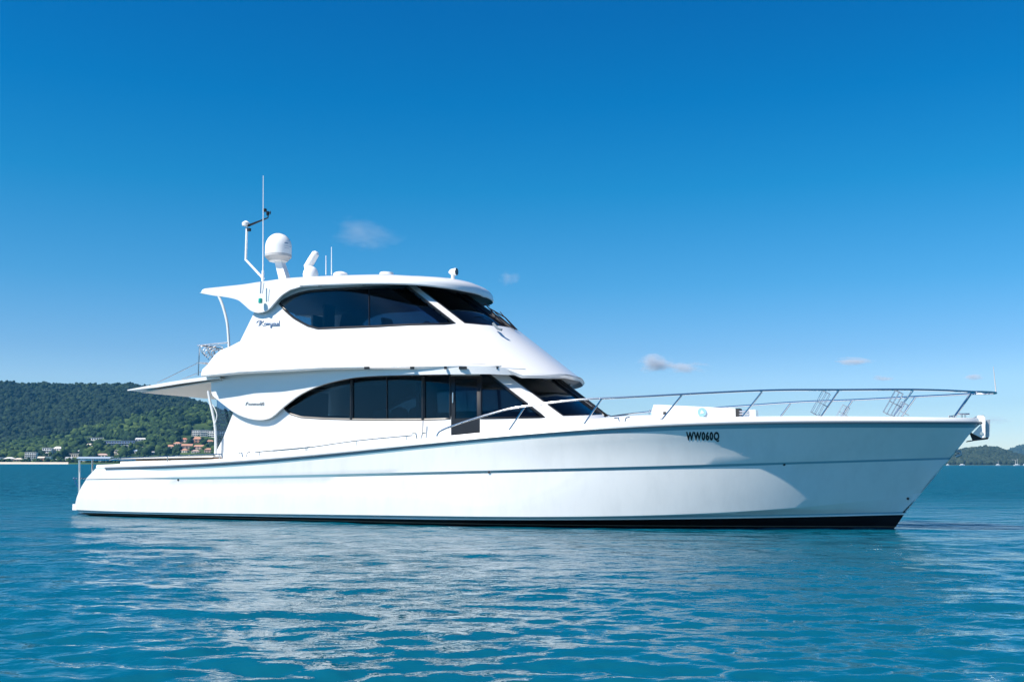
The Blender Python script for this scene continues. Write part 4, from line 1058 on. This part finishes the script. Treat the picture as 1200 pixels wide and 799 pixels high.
# ---------------- windscreen wipers
for sgn in (1, -1):
    w0 = on(590, 383, .35 * sgn); w1 = on(566, 359, .45 * sgn)
    wp = MB().tube([w0 + (.03, 0, .05), w1 + (.05, 0, .07)], .014, 6).tube([w1 + (.05, -.3, .03), w1 + (.05, .3, .05)], .012, 6)
    wp.build('wiper', M['black'], Y)
w0 = on(606, 386.5, .1)
MB().tube([w0, on(592, 372, .1), on(573, 361, .1)], .018, 6).tube([w0 + (-.02, -.1, 0), on(580, 366, .2)], .014, 6).tube([on(604, 386, .0), on(586, 365.5, -.2)], .012, 6).build('wiper', M['black'], Y)
MB().tube([on(577, 380, 1.2) + (.02, 0, .02), on(581, 386.5, 1.25) + (.05, 0, .03), on(584.5, 388, 1.25) + (.08, 0, .03)], .035, 6).build('wiper_motor', M['trim'], Y)

# clear weather screen between the cockpit post and the cabin
for sd in (1, -1):
    panel('weather_screen', Flat(lambda u, z: 2.22), [(254, 468), (262, 474), (278, 487), (268, 506), (255, 531)], [], M['glass_screen'], Y, .01, 0, sd, .3)

# ---------------- outrigger clips under the skirt
for x0, x1 in ((427, 433), (481, 485), (521, 523), (538, 547), (582, 584)):
    p = COA.point(*COA.hit((x0 + x1) / 2, 431)); hw = (x1 - x0) / 2 / 50
    MB().box((p[0] - hw, -p[1] - .03, p[2] - .03), (p[0] + hw, -p[1] + .03, p[2] + .03)).build('skirt_fitting', M['black'], Y, False)
pp = [COA.point(*COA.hit(x, 431)) for x in (427, 484)]
MB().tube([B(pp[0][0], pp[0][1], pp[0][2] - .01), B(pp[1][0], pp[1][1], pp[1][2] - .01)], .012, 6).build('boat_hook', M['dome_grey'], Y)

# ---------------- rails of the foredeck
def vr(u, z=0): return max(.0, bsh(min(u, UE - .02)) - .06)
def rail_point(px, py, sd): u, z, v_ = P(px, py, lambda u, z: vr(u) + .04); return B(u, sd * v_, z)
top_px = [(512, 511), (514, 507), (518, 504), (530, 499), (554, 491), (592, 480), (616, 476), (640, 472.4), (680, 468), (720, 466.2), (760, 464.2), (800, 462), (850, 459.4), (892, 457.6), (930, 456.8), (983, 456.8), (1030, 456.5), (1070, 456.5), (1110, 457.5), (1139, 459)]
tuv = [P(x, y, lambda u, z: vr(u) + .04) for x, y in top_px]
# pulpit front: rails meet in a rounded nose beyond the stem
tipz = P(1167.5, 460.3, 0)[1]; tipu = P(1167.5, 460.3, 0)[0]
last = tuv[-1]
loop = [B(u, v_, z) for u, z, v_ in tuv]
front = [B(last[0] + (tipu - last[0]) * math.sin(a), last[2] * math.cos(a), last[1] + (tipz - last[1]) * math.sin(a)) for a in np.linspace(.2, math.pi / 2, 8)]
frontp = [(p[0], -p[1], p[2]) for p in reversed(front[:-1])]
loopp = [B(u, -v_, z) for u, z, v_ in reversed(tuv)]
MB().tube(smooth_path(loop + front, 2), .022, 8).build('bow_rail', M['steel'], Y)
MB().tube(smooth_path([front[-1]] + frontp + loopp, 2), .022, 8).build('bow_rail', M['steel'], Y)
stan = [((615, 477), (596, 505)), ((705, 467.5), (684, 498)), ((799, 463), (775, 494)), ((893, 459), (869, 490)), ((983, 457.4), (962, 488)), ((1069.7, 457.4), (1047, 488)), ((1139, 459), (1118, 488))]
for t_px, b_px in stan:
    tu, tz, tv = P(*t_px, lambda u, z: vr(u) + .04); bu, bz, bv = P(*b_px, lambda u, z: vr(u))
    for sd in (1, -1):
        s_ = MB().tube([B(bu, sd * bv, zsh(bu) + .11), B(tu, sd * tv, tz)], .020, 8).build('rail_stanchion', M['steel'], Y)
        MB().lathe([(.034, 0), (.034, .012), (.02, .02)], B(bu, sd * bv, zsh(bu) + .125), 10).build('base_plate', M['steel'], s_)
a = P(1167, 459.5, 0); b = P(1165.3, 429.5, 0)
MB().tube([(a[0], 0, a[1]), (a[0], 0, a[1] + .02), (b[0] - .02, 0, b[1])], 0, 6, rr=[.02, .012, .006]).build('jackstaff', M['dome_grey'], Y)
# fender baskets leaning on the pulpit rail
def basket(bot, top, sd, wdt=.42):
    bu, bz, bv = P(*bot, lambda u, z: vr(u) - .16); tu, tz, tv = P(*top, lambda u, z: vr(u) - .16)
    g = MB(); ax = np.array([tu - bu, 0, tz - bz]); L = np.linalg.norm(ax); ax /= L; nx = np.array([-ax[2], 0, ax[0]]); c0 = np.array([bu, 0, bz])
    def w(a_, r_, k_): p = c0 + ax * a_ * L + nx * r_; return (p[0], -sd * (bv + k_), p[2])
    for (r0, k0) in ((0, -.12), (0, .12), (wdt * .5, -.12), (wdt * .5, .12), (wdt, -.12), (wdt, .12)): g.tube([w(0.02, r0, k0), w(.98, r0, k0)], .0065, 6)
    for a_ in (.04, .5, .96):
        g.tube([w(a_, 0, -.12), w(a_, wdt, -.12), w(a_, wdt, .12), w(a_, 0, .12)], .008, 6, True)
    g.tube([w(.5, 0, .12), w(.5, -.12, .14)], .01, 6); g.tube([w(.02, wdt * .5, -.12), w(.02, wdt * .5, .12)], .01, 6)
    g.build('fender_basket', M['wire'], Y)
basket((958, 488), (973.5, 461), 1, .15); basket((1043, 488), (1059, 461), 1, .16)
basket((969, 488), (981, 468), -1, .16); basket((1049, 488), (1061, 467), -1, .16)

# side handrails on the bulwark
def low_rail(pxs, posts, vv=None):
    for sd in (1, -1):
        f_ = lambda u, z: vr(u) + .02
        pts = [P(x, y, f_) for x, y in pxs]
        g = MB().tube([B(u, sd * v_, z) for u, z, v_ in smooth_path(pts, 3)], .014, 6)
        for x, y in posts:
            u, z, v_ = P(x, y, f_); g.tube([B(u, sd * v_, z), B(u, sd * v_, z - .13)], .012, 6)
        g.build('side_handrail', M['steel'], Y)
low_rail([(299.5, 529.7), (305, 529.3), (359, 524.3), (360, 524)], [(304, 529.5), (358.5, 524.4)])
low_rail([(320, 528.4), (360, 524.6), (417, 516.5), (476.7, 510.8), (483, 510.3)], [(360, 524.6), (417.5, 516.5), (476.7, 511)])
low_rail([(128, 538.6), (140, 536.6), (197, 534.6), (240, 532.6), (261, 532.0)], [(196.5, 535), (257, 532.5)])
def cleat(px, py):
    for sd in (1, -1):
        u, z, v_ = P(px, py, lambda u, z: vr(u) + .02)
        MB().tube([B(u - .17, sd * v_, z + .03), B(u - .08, sd * v_, z + .035), B(u - .05, sd * v_, z - .09)], .016, 6).tube([B(u + .17, sd * v_, z + .045), B(u + .09, sd * v_, z + .035), B(u + .05, sd * v_, z - .09)], .016, 6).build('cleat', M['steel'], Y)
cleat(286.5, 532); cleat(491, 509.5); cleat(729, 491.5)
p = [P(495.6, 493, 2.42), P(495, 511, 2.42)]; MB().tube([B(p[0][0], 2.42, p[0][1]), B(p[1][0], 2.42, p[1][1])], .018, 6).build('fuel_vent_pipe', M['dome_grey'], Y)

# ---------------- foredeck trunk, windlass box and folded davit
v = []; f = []; NU2 = 26
uA = 11.2; uB = 17.6
for i in range(NU2 + 1):
    t = i / NU2; u = uA + (uB - uA) * t; wdt = min(1.9, bsh(u) - .55) * (1 - t ** 6 * .5); zd = zsh(u) + .03
    zt_ = zd + (.30 * (1 - ease(t, .45, 1.0)) + .03)
    for k in range(-8, 9):
        x = k / 8; z = zd + (zt_ - zd) * max(0, 1 - abs(x) ** 5) ** .5
        v.append((u, -wdt * x, z if abs(k) < 8 else zd - .06))
for i in range(NU2):
    for k in range(16): f.append((i * 17 + k, (i + 1) * 17 + k, (i + 1) * 17 + k + 1, i * 17 + k + 1))
mesh('foredeck_trunk', v, f, M['gel'], Y, True, 60)
DV = 0.9
pa = [(766, 474), (771, 474), (862, 478.3), (862, 491.5), (764, 491.5), (763.5, 482)]
dv = panel('davit_arm', Flat(lambda u, z: DV), pa, [], M['gel'], Y, .42, 0, 1, .3)
p = P(823, 483, DV)
MB().tube([(p[0], -DV - .02, p[1]), (p[0], -DV - .035, p[1])], .10, 18).build('davit_emblem', simple('pale_blue_emblem', (.25, .45, .62), .4), dv)
MB().tube([(p[0], -DV - .03, p[1]), (p[0], -DV - .04, p[1])], .05, 3).build('davit_emblem', M['gel'], dv)
a = P(862, 480, DV); b = P(866, 489, DV)
MB().box((a[0], -DV - .02, b[1]), (b[0] + .02, -DV + .3, a[1] + .03)).build('davit_hinge', M['rubber'], dv, False)
g = MB()
for y_ in (482, 485, 488):
    c_ = P(866, y_, DV); d_ = P(878, y_, DV); g.tube([(c_[0], -DV, c_[1]), (d_[0], -DV, c_[1])], .022, 8)
g.build('davit_ram', M['steel'], dv)
a = P(875.5, 480, DV); b = P(885.5, 491, DV); MB().box((a[0], -DV, b[1] - .06), (b[0], -DV + .4, a[1])).build('davit_foot', M['gel'], dv, False)
a = P(779, 485, DV); MB().box((a[0] - .03, -DV - .03, a[1] - .05), (a[0] + .03, -DV, a[1] + .05)).build('davit_latch', M['rubber'], dv, False)
MB().tube([B(14.0, -.6, 2.55), B(14.0, -.6, 2.66), B(14.3, -.6, 2.68), B(14.3, -.6, 2.55)], .012, 6).build('deck_handle', M['steel'], Y)

# ---------------- anchor gear at the stem
def plate(name, pxs, v0, v1, mat): return panel(name, Flat(lambda u, z: v1), pxs, [], mat, Y, v1 - v0, 0, 1, .3)
plate('anchor_roller_cheek', [(1135, 492), (1146, 486.6), (1152.5, 486.4), (1154.6, 489), (1154.8, 509), (1153, 512.8), (1150.5, 513), (1140, 508), (1140.5, 507), (1151.5, 495.5), (1150, 494)], .13, .17, M['gel'])
plate('anchor_roller_cheek', [(1135, 492), (1146, 486.6), (1152.5, 486.4), (1154.6, 489), (1154.8, 509), (1153, 512.8), (1150.5, 513), (1140, 508), (1140.5, 507), (1151.5, 495.5), (1150, 494)], -.17, -.13, M['gel'])
anc = plate('anchor', [(1136, 507), (1138, 506.5), (1150, 513), (1159, 512.5), (1157.5, 514.5), (1142, 516.3), (1132, 518), (1133, 516.5), (1139.5, 515.5)], -.10, .10, M['rubber'])
plate('anchor_shank', [(1155.2, 492.2), (1160.5, 491.5), (1159.5, 511), (1158, 513), (1155, 513.5)], -.06, .06, M['galv'])
rl = P(1150, 508, 0); MB().tube([(rl[0], -.185, rl[1]), (rl[0], .185, rl[1])], .035, 12).build('roller', M['steel'], Y)
ey = P(1121.5, 531, 0); MB().tube([(ey[0] - .10, 0, ey[1] + .06), (ey[0] + .06, 0, ey[1] + .03), (ey[0] + .08, 0, ey[1] - .02), (ey[0] - .03, 0, ey[1] - .07)], .035, 8).build('bow_eye', M['galv'], Y)
g = MB()
for px_ in (1127, 1131):
    c_ = P(px_, 489, 0); g.tube([(c_[0], 0, c_[1] - .1), (c_[0], 0, c_[1] + .06)], .02, 6).tube([(c_[0] - .07, 0, c_[1] + .07), (c_[0] + .09, 0, c_[1] + .07)], .018, 6)
g.lathe([(.09, -.1), (.09, .0), (.05, .02), (.05, .06), (.07, .08)], (P(1124, 491, 0)[0] - .15, .1, P(1124, 491, 0)[1]), 12)
g.build('windlass', M['steel'], Y)

# ---------------- stern: platform, posts, cockpit covers
ps = [P(80, 590.3, 2.45), P(80, 597.3, 2.45)]
pu = ps[0][0]; z1_ = ps[0][1]; z0_ = ps[1][1]
b_ = [(pu, 2.2), (pu + .12, 2.42), (pu + .4, 2.5), (1.3, 2.55)]
out_ = [(u, -w_) for u, w_ in b_] + [(u, w_) for u, w_ in reversed(b_)]
MB().hexa([(u, y_, z0_) for u, y_ in out_], [(u, y_, z1_) for u, y_ in out_]).build('swim_platform', M['gel'], Y, True)
MB().hexa([(u + (.05 if u < 1 else 0), y_ * .97, z1_ + .004) for u, y_ in out_], [(u + (.05 if u < 1 else 0), y_ * .97, z1_ + .02) for u, y_ in out_]).build('platform_deck', M['teak'], Y, False)
for sd in (1, -1):
    a = P(93, 580, 2.3); b = P(92.8, 539, 2.3)
    MB().tube([B(a[0], sd * 2.3, z1_), B(b[0], sd * 2.3, b[1])], .028, 8).build('platform_post', M['steel'], Y)
    a = P(108, 560, 1.2); b = P(108.3, 538, 1.2)
    MB().tube([B(a[0], sd * 1.2, z1_), B(b[0], sd * 1.2, b[1])], .028, 8).build('platform_post', M['steel'], Y)
a = P(92.8, 539, 2.3); b = P(108.3, 538, 1.2)
MB().tube([B(a[0], 2.3, a[1]), B(b[0], 1.2, b[1] - .02), B(b[0], -1.2, b[1] - .02), B(a[0], -2.3, a[1])], .016, 6).build('stern_rail', M['steel'], Y)
g = MB(); a = P(86.5, 560.5, 2.3); b = P(101, 560.3, 2.3); c_ = P(91, 570.5, 2.3)
g.tube([B(a[0], 2.3, a[1]), B(b[0] + .2, 2.2, b[1])], .02, 6).tube([B(a[0], 2.3, a[1]), B(c_[0], 2.3, c_[1])], .014, 6).lathe([(.02, -.03), (.035, 0), (.02, .03)], B(a[0], 2.3, a[1]), 8)
g.build('rod_holder', M['steel'], Y)
# cockpit coaming box with padded top; the shadow under the pad is a brown strip
for sd in (1, -1):
    a = P(141, 543, 2.75); b = P(251, 538, 2.75)
    za = P(141, 536.8, 2.75)[1]; zb_ = P(251, 534.0, 2.75)[1]
    lo = [(a[0], -sd * 2.78, a[1] - .1), (b[0], -sd * 2.80, b[1] - .1), (b[0], -sd * 2.45, b[1] - .1), (a[0], -sd * 2.45, a[1] - .1)]
    m1 = P(141, 539.2, 2.75)[1]; m2_ = P(251, 536.6, 2.75)[1]
    MB().hexa(lo, [(a[0] + .03, -sd * 2.78, m1 - .03), (b[0], -sd * 2.80, m2_ - .03), (b[0], -sd * 2.45, m2_ - .03), (a[0] + .03, -sd * 2.45, m1 - .03)]).build('cockpit_coaming', M['gel'], Y, False)
    MB().hexa([(a[0] + .5, -sd * 2.74, m1 - .03), (b[0], -sd * 2.76, m2_ - .03), (b[0], -sd * 2.48, m2_ - .03), (a[0] + .5, -sd * 2.48, m1 - .03)], [(a[0] + .5, -sd * 2.74, m1 + .02), (b[0], -sd * 2.76, m2_ + .02), (b[0], -sd * 2.48, m2_ + .02), (a[0] + .5, -sd * 2.48, m1 + .02)]).build('coaming_shade_strip', M['teak'], Y, False)
    MB().hexa([(a[0], -sd * 2.80, m1 + .02), (b[0], -sd * 2.82, m2_ + .02), (b[0], -sd * 2.44, m2_ + .02), (a[0], -sd * 2.44, m1 + .02)], [(a[0] + .06, -sd * 2.76, za), (b[0], -sd * 2.78, zb_), (b[0], -sd * 2.47, zb_), (a[0] + .06, -sd * 2.47, za)]).build('coaming_pad', M['cushion'], Y, False)
# hull drain fittings
for x, y in ((209, 562), (573, 553), (919, 544), (1064, 584)):
    q = HS.hit(x, y); p = HS.point(*q)
    for sd in (1, -1): MB().tube([B(p[0], sd * (p[1] - .01), p[2]), B(p[0], sd * (p[1] + .012), p[2])], .028, 10).build('drain_outlet', M['rubber'], Y)

# ---------------- lettering
def text_on(body, surf, x0, y0, x1, y1, mat, name, bold=0.0, sd=1, shear=0.0):
    cu = bpy.data.curves.new(name, 'FONT'); cu.body = body; cu.size = 1; cu.offset = bold; cu.shear = shear; cu.resolution_u = 3; cu.space_character = 1.18
    o = bpy.data.objects.new(name, cu); COL.objects.link(o); dg = bpy.context.evaluated_depsgraph_get(); me = bpy.data.meshes.new_from_object(o.evaluated_get(dg))
    bpy.data.objects.remove(o)
    co = [v_.co.copy() for v_ in me.vertices]; ax = min(c.x for c in co); bx = max(c.x for c in co); ay = min(c.y for c in co); by = max(c.y for c in co)
    A = surf.hit(x0, y1); Bq = surf.hit(x1, y1 + 0); C_ = surf.hit(x0, y0); Dq = surf.hit(x1, y0)
    for v_ in me.vertices:
        s = (v_.co.x - ax) / (bx - ax); t = (v_.co.y - ay) / (by - ay)
        q = (1 - s) * (1 - t) * np.array(A) + s * (1 - t) * np.array(Bq) + (1 - s) * t * np.array(C_) + s * t * np.array(Dq)
        p = surf.point(q[0], q[1]); v_.co = B(p[0], (p[1] + .007), p[2])
    me.materials.clear(); me.materials.append(mat); o = bpy.data.objects.new(name, me); COL.objects.link(o); o.parent = Y; return o
text_on('WW060Q', HS, 804, 505.5, 843, 517.8, M['black'], 'registration_lettering', .05)
# script name on the flybridge side: pen strokes laid on the surface
def script(surf, strokes, x0, y0, sx, sy, r, mat, name):
    g = MB()
    for st in strokes:
        pts = []
        for a_, b_ in smooth_path([np.array(p_) for p_ in st], 5):
            q = surf.hit(x0 + a_ * sx, y0 - b_ * sy); p = surf.point(*q); pts.append(B(p[0], p[1] + .008, p[2]))
        g.tube(pts, r, 6)
    return g.build(name, mat, Y)
S1 = [[(0, .55), (.4, .95), (1.0, .9), (.9, .3), (.5, -.1)], [(.7, .9), (1.2, 1.05), (1.1, .5), (.9, 0)], [(.6, .5), (1.3, .6), (1.9, 1.0)], [(1.1, .5), (1.5, .1), (2.0, -.1)],
      [(2.3, .5), (2.0, .3), (2.2, 0), (2.5, .1), (2.5, .4), (2.3, .5)], [(2.7, .5), (2.75, .05), (2.9, .5), (3.05, .05), (3.2, .5), (3.35, .1)],
      [(3.5, .55), (3.55, .1), (3.9, .15), (4.0, .55), (3.95, -.3), (3.7, -.55), (3.6, -.3), (4.2, .1)], [(4.5, .5), (4.3, .3), (4.4, .05), (4.7, .1), (4.7, .45), (4.5, .5)],
      [(4.9, .5), (4.95, .1), (5.25, .15), (5.3, .55), (5.35, .1)], [(5.8, .4), (5.55, .4), (5.55, .1), (5.8, .15), (5.95, 1.05), (5.85, .5), (5.95, .05)], [(4.0, -.1), (4.9, -.12), (6.0, -.05)]]
class Mix:      # lettering straddles house and coaming: use whichever lies further out
    def hit(s, x, y): return P(x, y, s.f)[:2]
    def f(s, u, z): return max(FLY.V(u, z), COA.V(u, z)) if z < 4.55 else FLY.V(u, z)
    def point(s, q, z): return np.array([q, s.f(q, z), z])
script(Mix(), S1, 300.8, 381.2, 4.55, 5.2, .010, M['navy'], 'name_lettering')
S2 = [[(.1, 0), (.6, .9), (.8, 1.1)], [(.6, 1.0), (.2, .8)], [(.9, .1), (1.0, .6), (1.2, .1), (1.3, .6), (1.5, .1)], [(1.7, .6), (1.7, .1), (2.0, .6), (2.1, .1)], [(2.3, .6), (2.3, .1), (2.6, .6), (2.6, .1), (2.9, .6), (2.9, .1)],
      [(3.1, .5), (3.4, .5), (3.2, .1), (3.5, .15)], [(3.7, .6), (3.7, .1), (4.0, .6)], [(4.3, 1.1), (4.2, .1), (4.5, .1), (4.5, .5), (4.2, .5)], [(4.9, 1.1), (4.7, .6), (4.9, .05), (5.1, .6), (4.9, 1.1)]]
script(FAS, S2, 287.5, 474.6, 4.3, 3.2, .0085, M['greyprint'], 'model_lettering')

# ================================================================== clouds
def cloud(px, py, wpx, hpx, D, dens, label, seed):
    u = px_dir(px); x = u * D; z = CAM_H + (hz_at(px) - py) / F * D * math.sqrt(1) ; s = D / F
    me = bpy.data.meshes.new('cloud'); bm = bmesh.new(); bmesh.ops.create_icosphere(bm, subdivisions=3, radius=1); bm.to_mesh(me); bm.free()
    o = bpy.data.objects.new('cloud', me); COL.objects.link(o); o.location = (x, D, z); o.scale = (wpx * s / 2, wpx * s / 2.6, hpx * s / 2)
    m = bpy.data.materials.new('cloud_vapour'); m.use_nodes = True; n = m.node_tree; n.nodes.clear()
    pv = n.nodes.new('ShaderNodeVolumePrincipled'); ou = n.nodes.new('ShaderNodeOutputMaterial'); n.links.new(pv.outputs[0], ou.inputs['Volume'])
    pv.inputs['Color'].default_value = (.80, .82, .86, 1); pv.inputs['Anisotropy'].default_value = -0.1
    tc = n.nodes.new('ShaderNodeTexCoord'); no = n.nodes.new('ShaderNodeTexNoise'); no.noise_dimensions = '4D'; no.inputs['W'].default_value = seed * 3.7; no.inputs['Scale'].default_value = 1.3; no.inputs['Detail'].default_value = 5; no.inputs['Roughness'].default_value = .6
    ln = n.nodes.new('ShaderNodeVectorMath'); ln.operation = 'LENGTH'
    a1 = n.nodes.new('ShaderNodeMath'); a1.operation = 'SUBTRACT'   # noise*2.2 - len^2*1.2
    mu = n.nodes.new('ShaderNodeMath'); mu.operation = 'MULTIPLY'; mu.inputs[1].default_value = 2.4
    l2 = n.nodes.new('ShaderNodeMath'); l2.operation = 'MULTIPLY_ADD'; l2.inputs[1].default_value = 0.95; l2.inputs[2].default_value = .52
    cl = n.nodes.new('ShaderNodeMath'); cl.operation = 'MULTIPLY'; cl.use_clamp = False; mxn = n.nodes.new('ShaderNodeMath'); mxn.operation = 'MAXIMUM'; mxn.inputs[1].default_value = 0
    cl.inputs[1].default_value = dens / (wpx * s * .3)
    n.links.new(tc.outputs['Object'], no.inputs['Vector']); n.links.new(tc.outputs['Object'], ln.inputs[0]); n.links.new(no.outputs[0], mu.inputs[0]); n.links.new(ln.outputs['Value'], l2.inputs[0])
    n.links.new(mu.outputs[0], a1.inputs[0]); n.links.new(l2.outputs[0], a1.inputs[1]); n.links.new(a1.outputs[0], mxn.inputs[0]); n.links.new(mxn.outputs[0], cl.inputs[0]); n.links.new(cl.outputs[0], pv.inputs['Density'])
    me.materials.append(m); tag(o, label, 'cloud', kind='structure')
cloud(422, 271, 110, 46, 12000, .6, 'faint grey cloud wisp beside the satellite dome', 1)
cloud(597, 325, 30, 26, 12000, .5, 'tiny faint cloud above the hardtop front', 2)
cloud(768, 427, 52, 26, 14000, 3.2, 'small bright cumulus above the foredeck', 3)
cloud(805, 431, 66, 15, 14500, 2.5, 'flat grey cloud tail right of the small cumulus', 4)
cloud(1003, 423, 54, 12, 15000, 2.5, 'flat grey cloud above the pulpit rail', 5)
cloud(1036, 444, 34, 9, 15000, 1.6, 'small grey cloud just over the bow rail', 6)
cloud(1142, 442, 32, 9, 15000, 1.6, 'small grey cloud left of the jackstaff', 7)
cloud(1165, 492, 70, 10, 19000, .8, 'low hazy cloud beside the anchor at the bow', 8)

# ================================================================== haze
hzm = bpy.data.materials.new('haze_air'); hzm.use_nodes = True; n = hzm.node_tree; n.nodes.clear()
pv = n.nodes.new('ShaderNodeVolumePrincipled'); ou = n.nodes.new('ShaderNodeOutputMaterial'); n.links.new(pv.outputs[0], ou.inputs['Volume'])
pv.inputs['Color'].default_value = (0.14, 0.55, 1.0, 1); pv.inputs['Density'].default_value = 0.000038; pv.inputs['Anisotropy'].default_value = 0.0
hb = MB().box((-9300, -9300, -7.5), (9300, 9300, 360)); ho = hb.build('haze', hzm, None, False); tag(ho, 'thin blue sea haze over the bay', 'haze', kind='stuff')
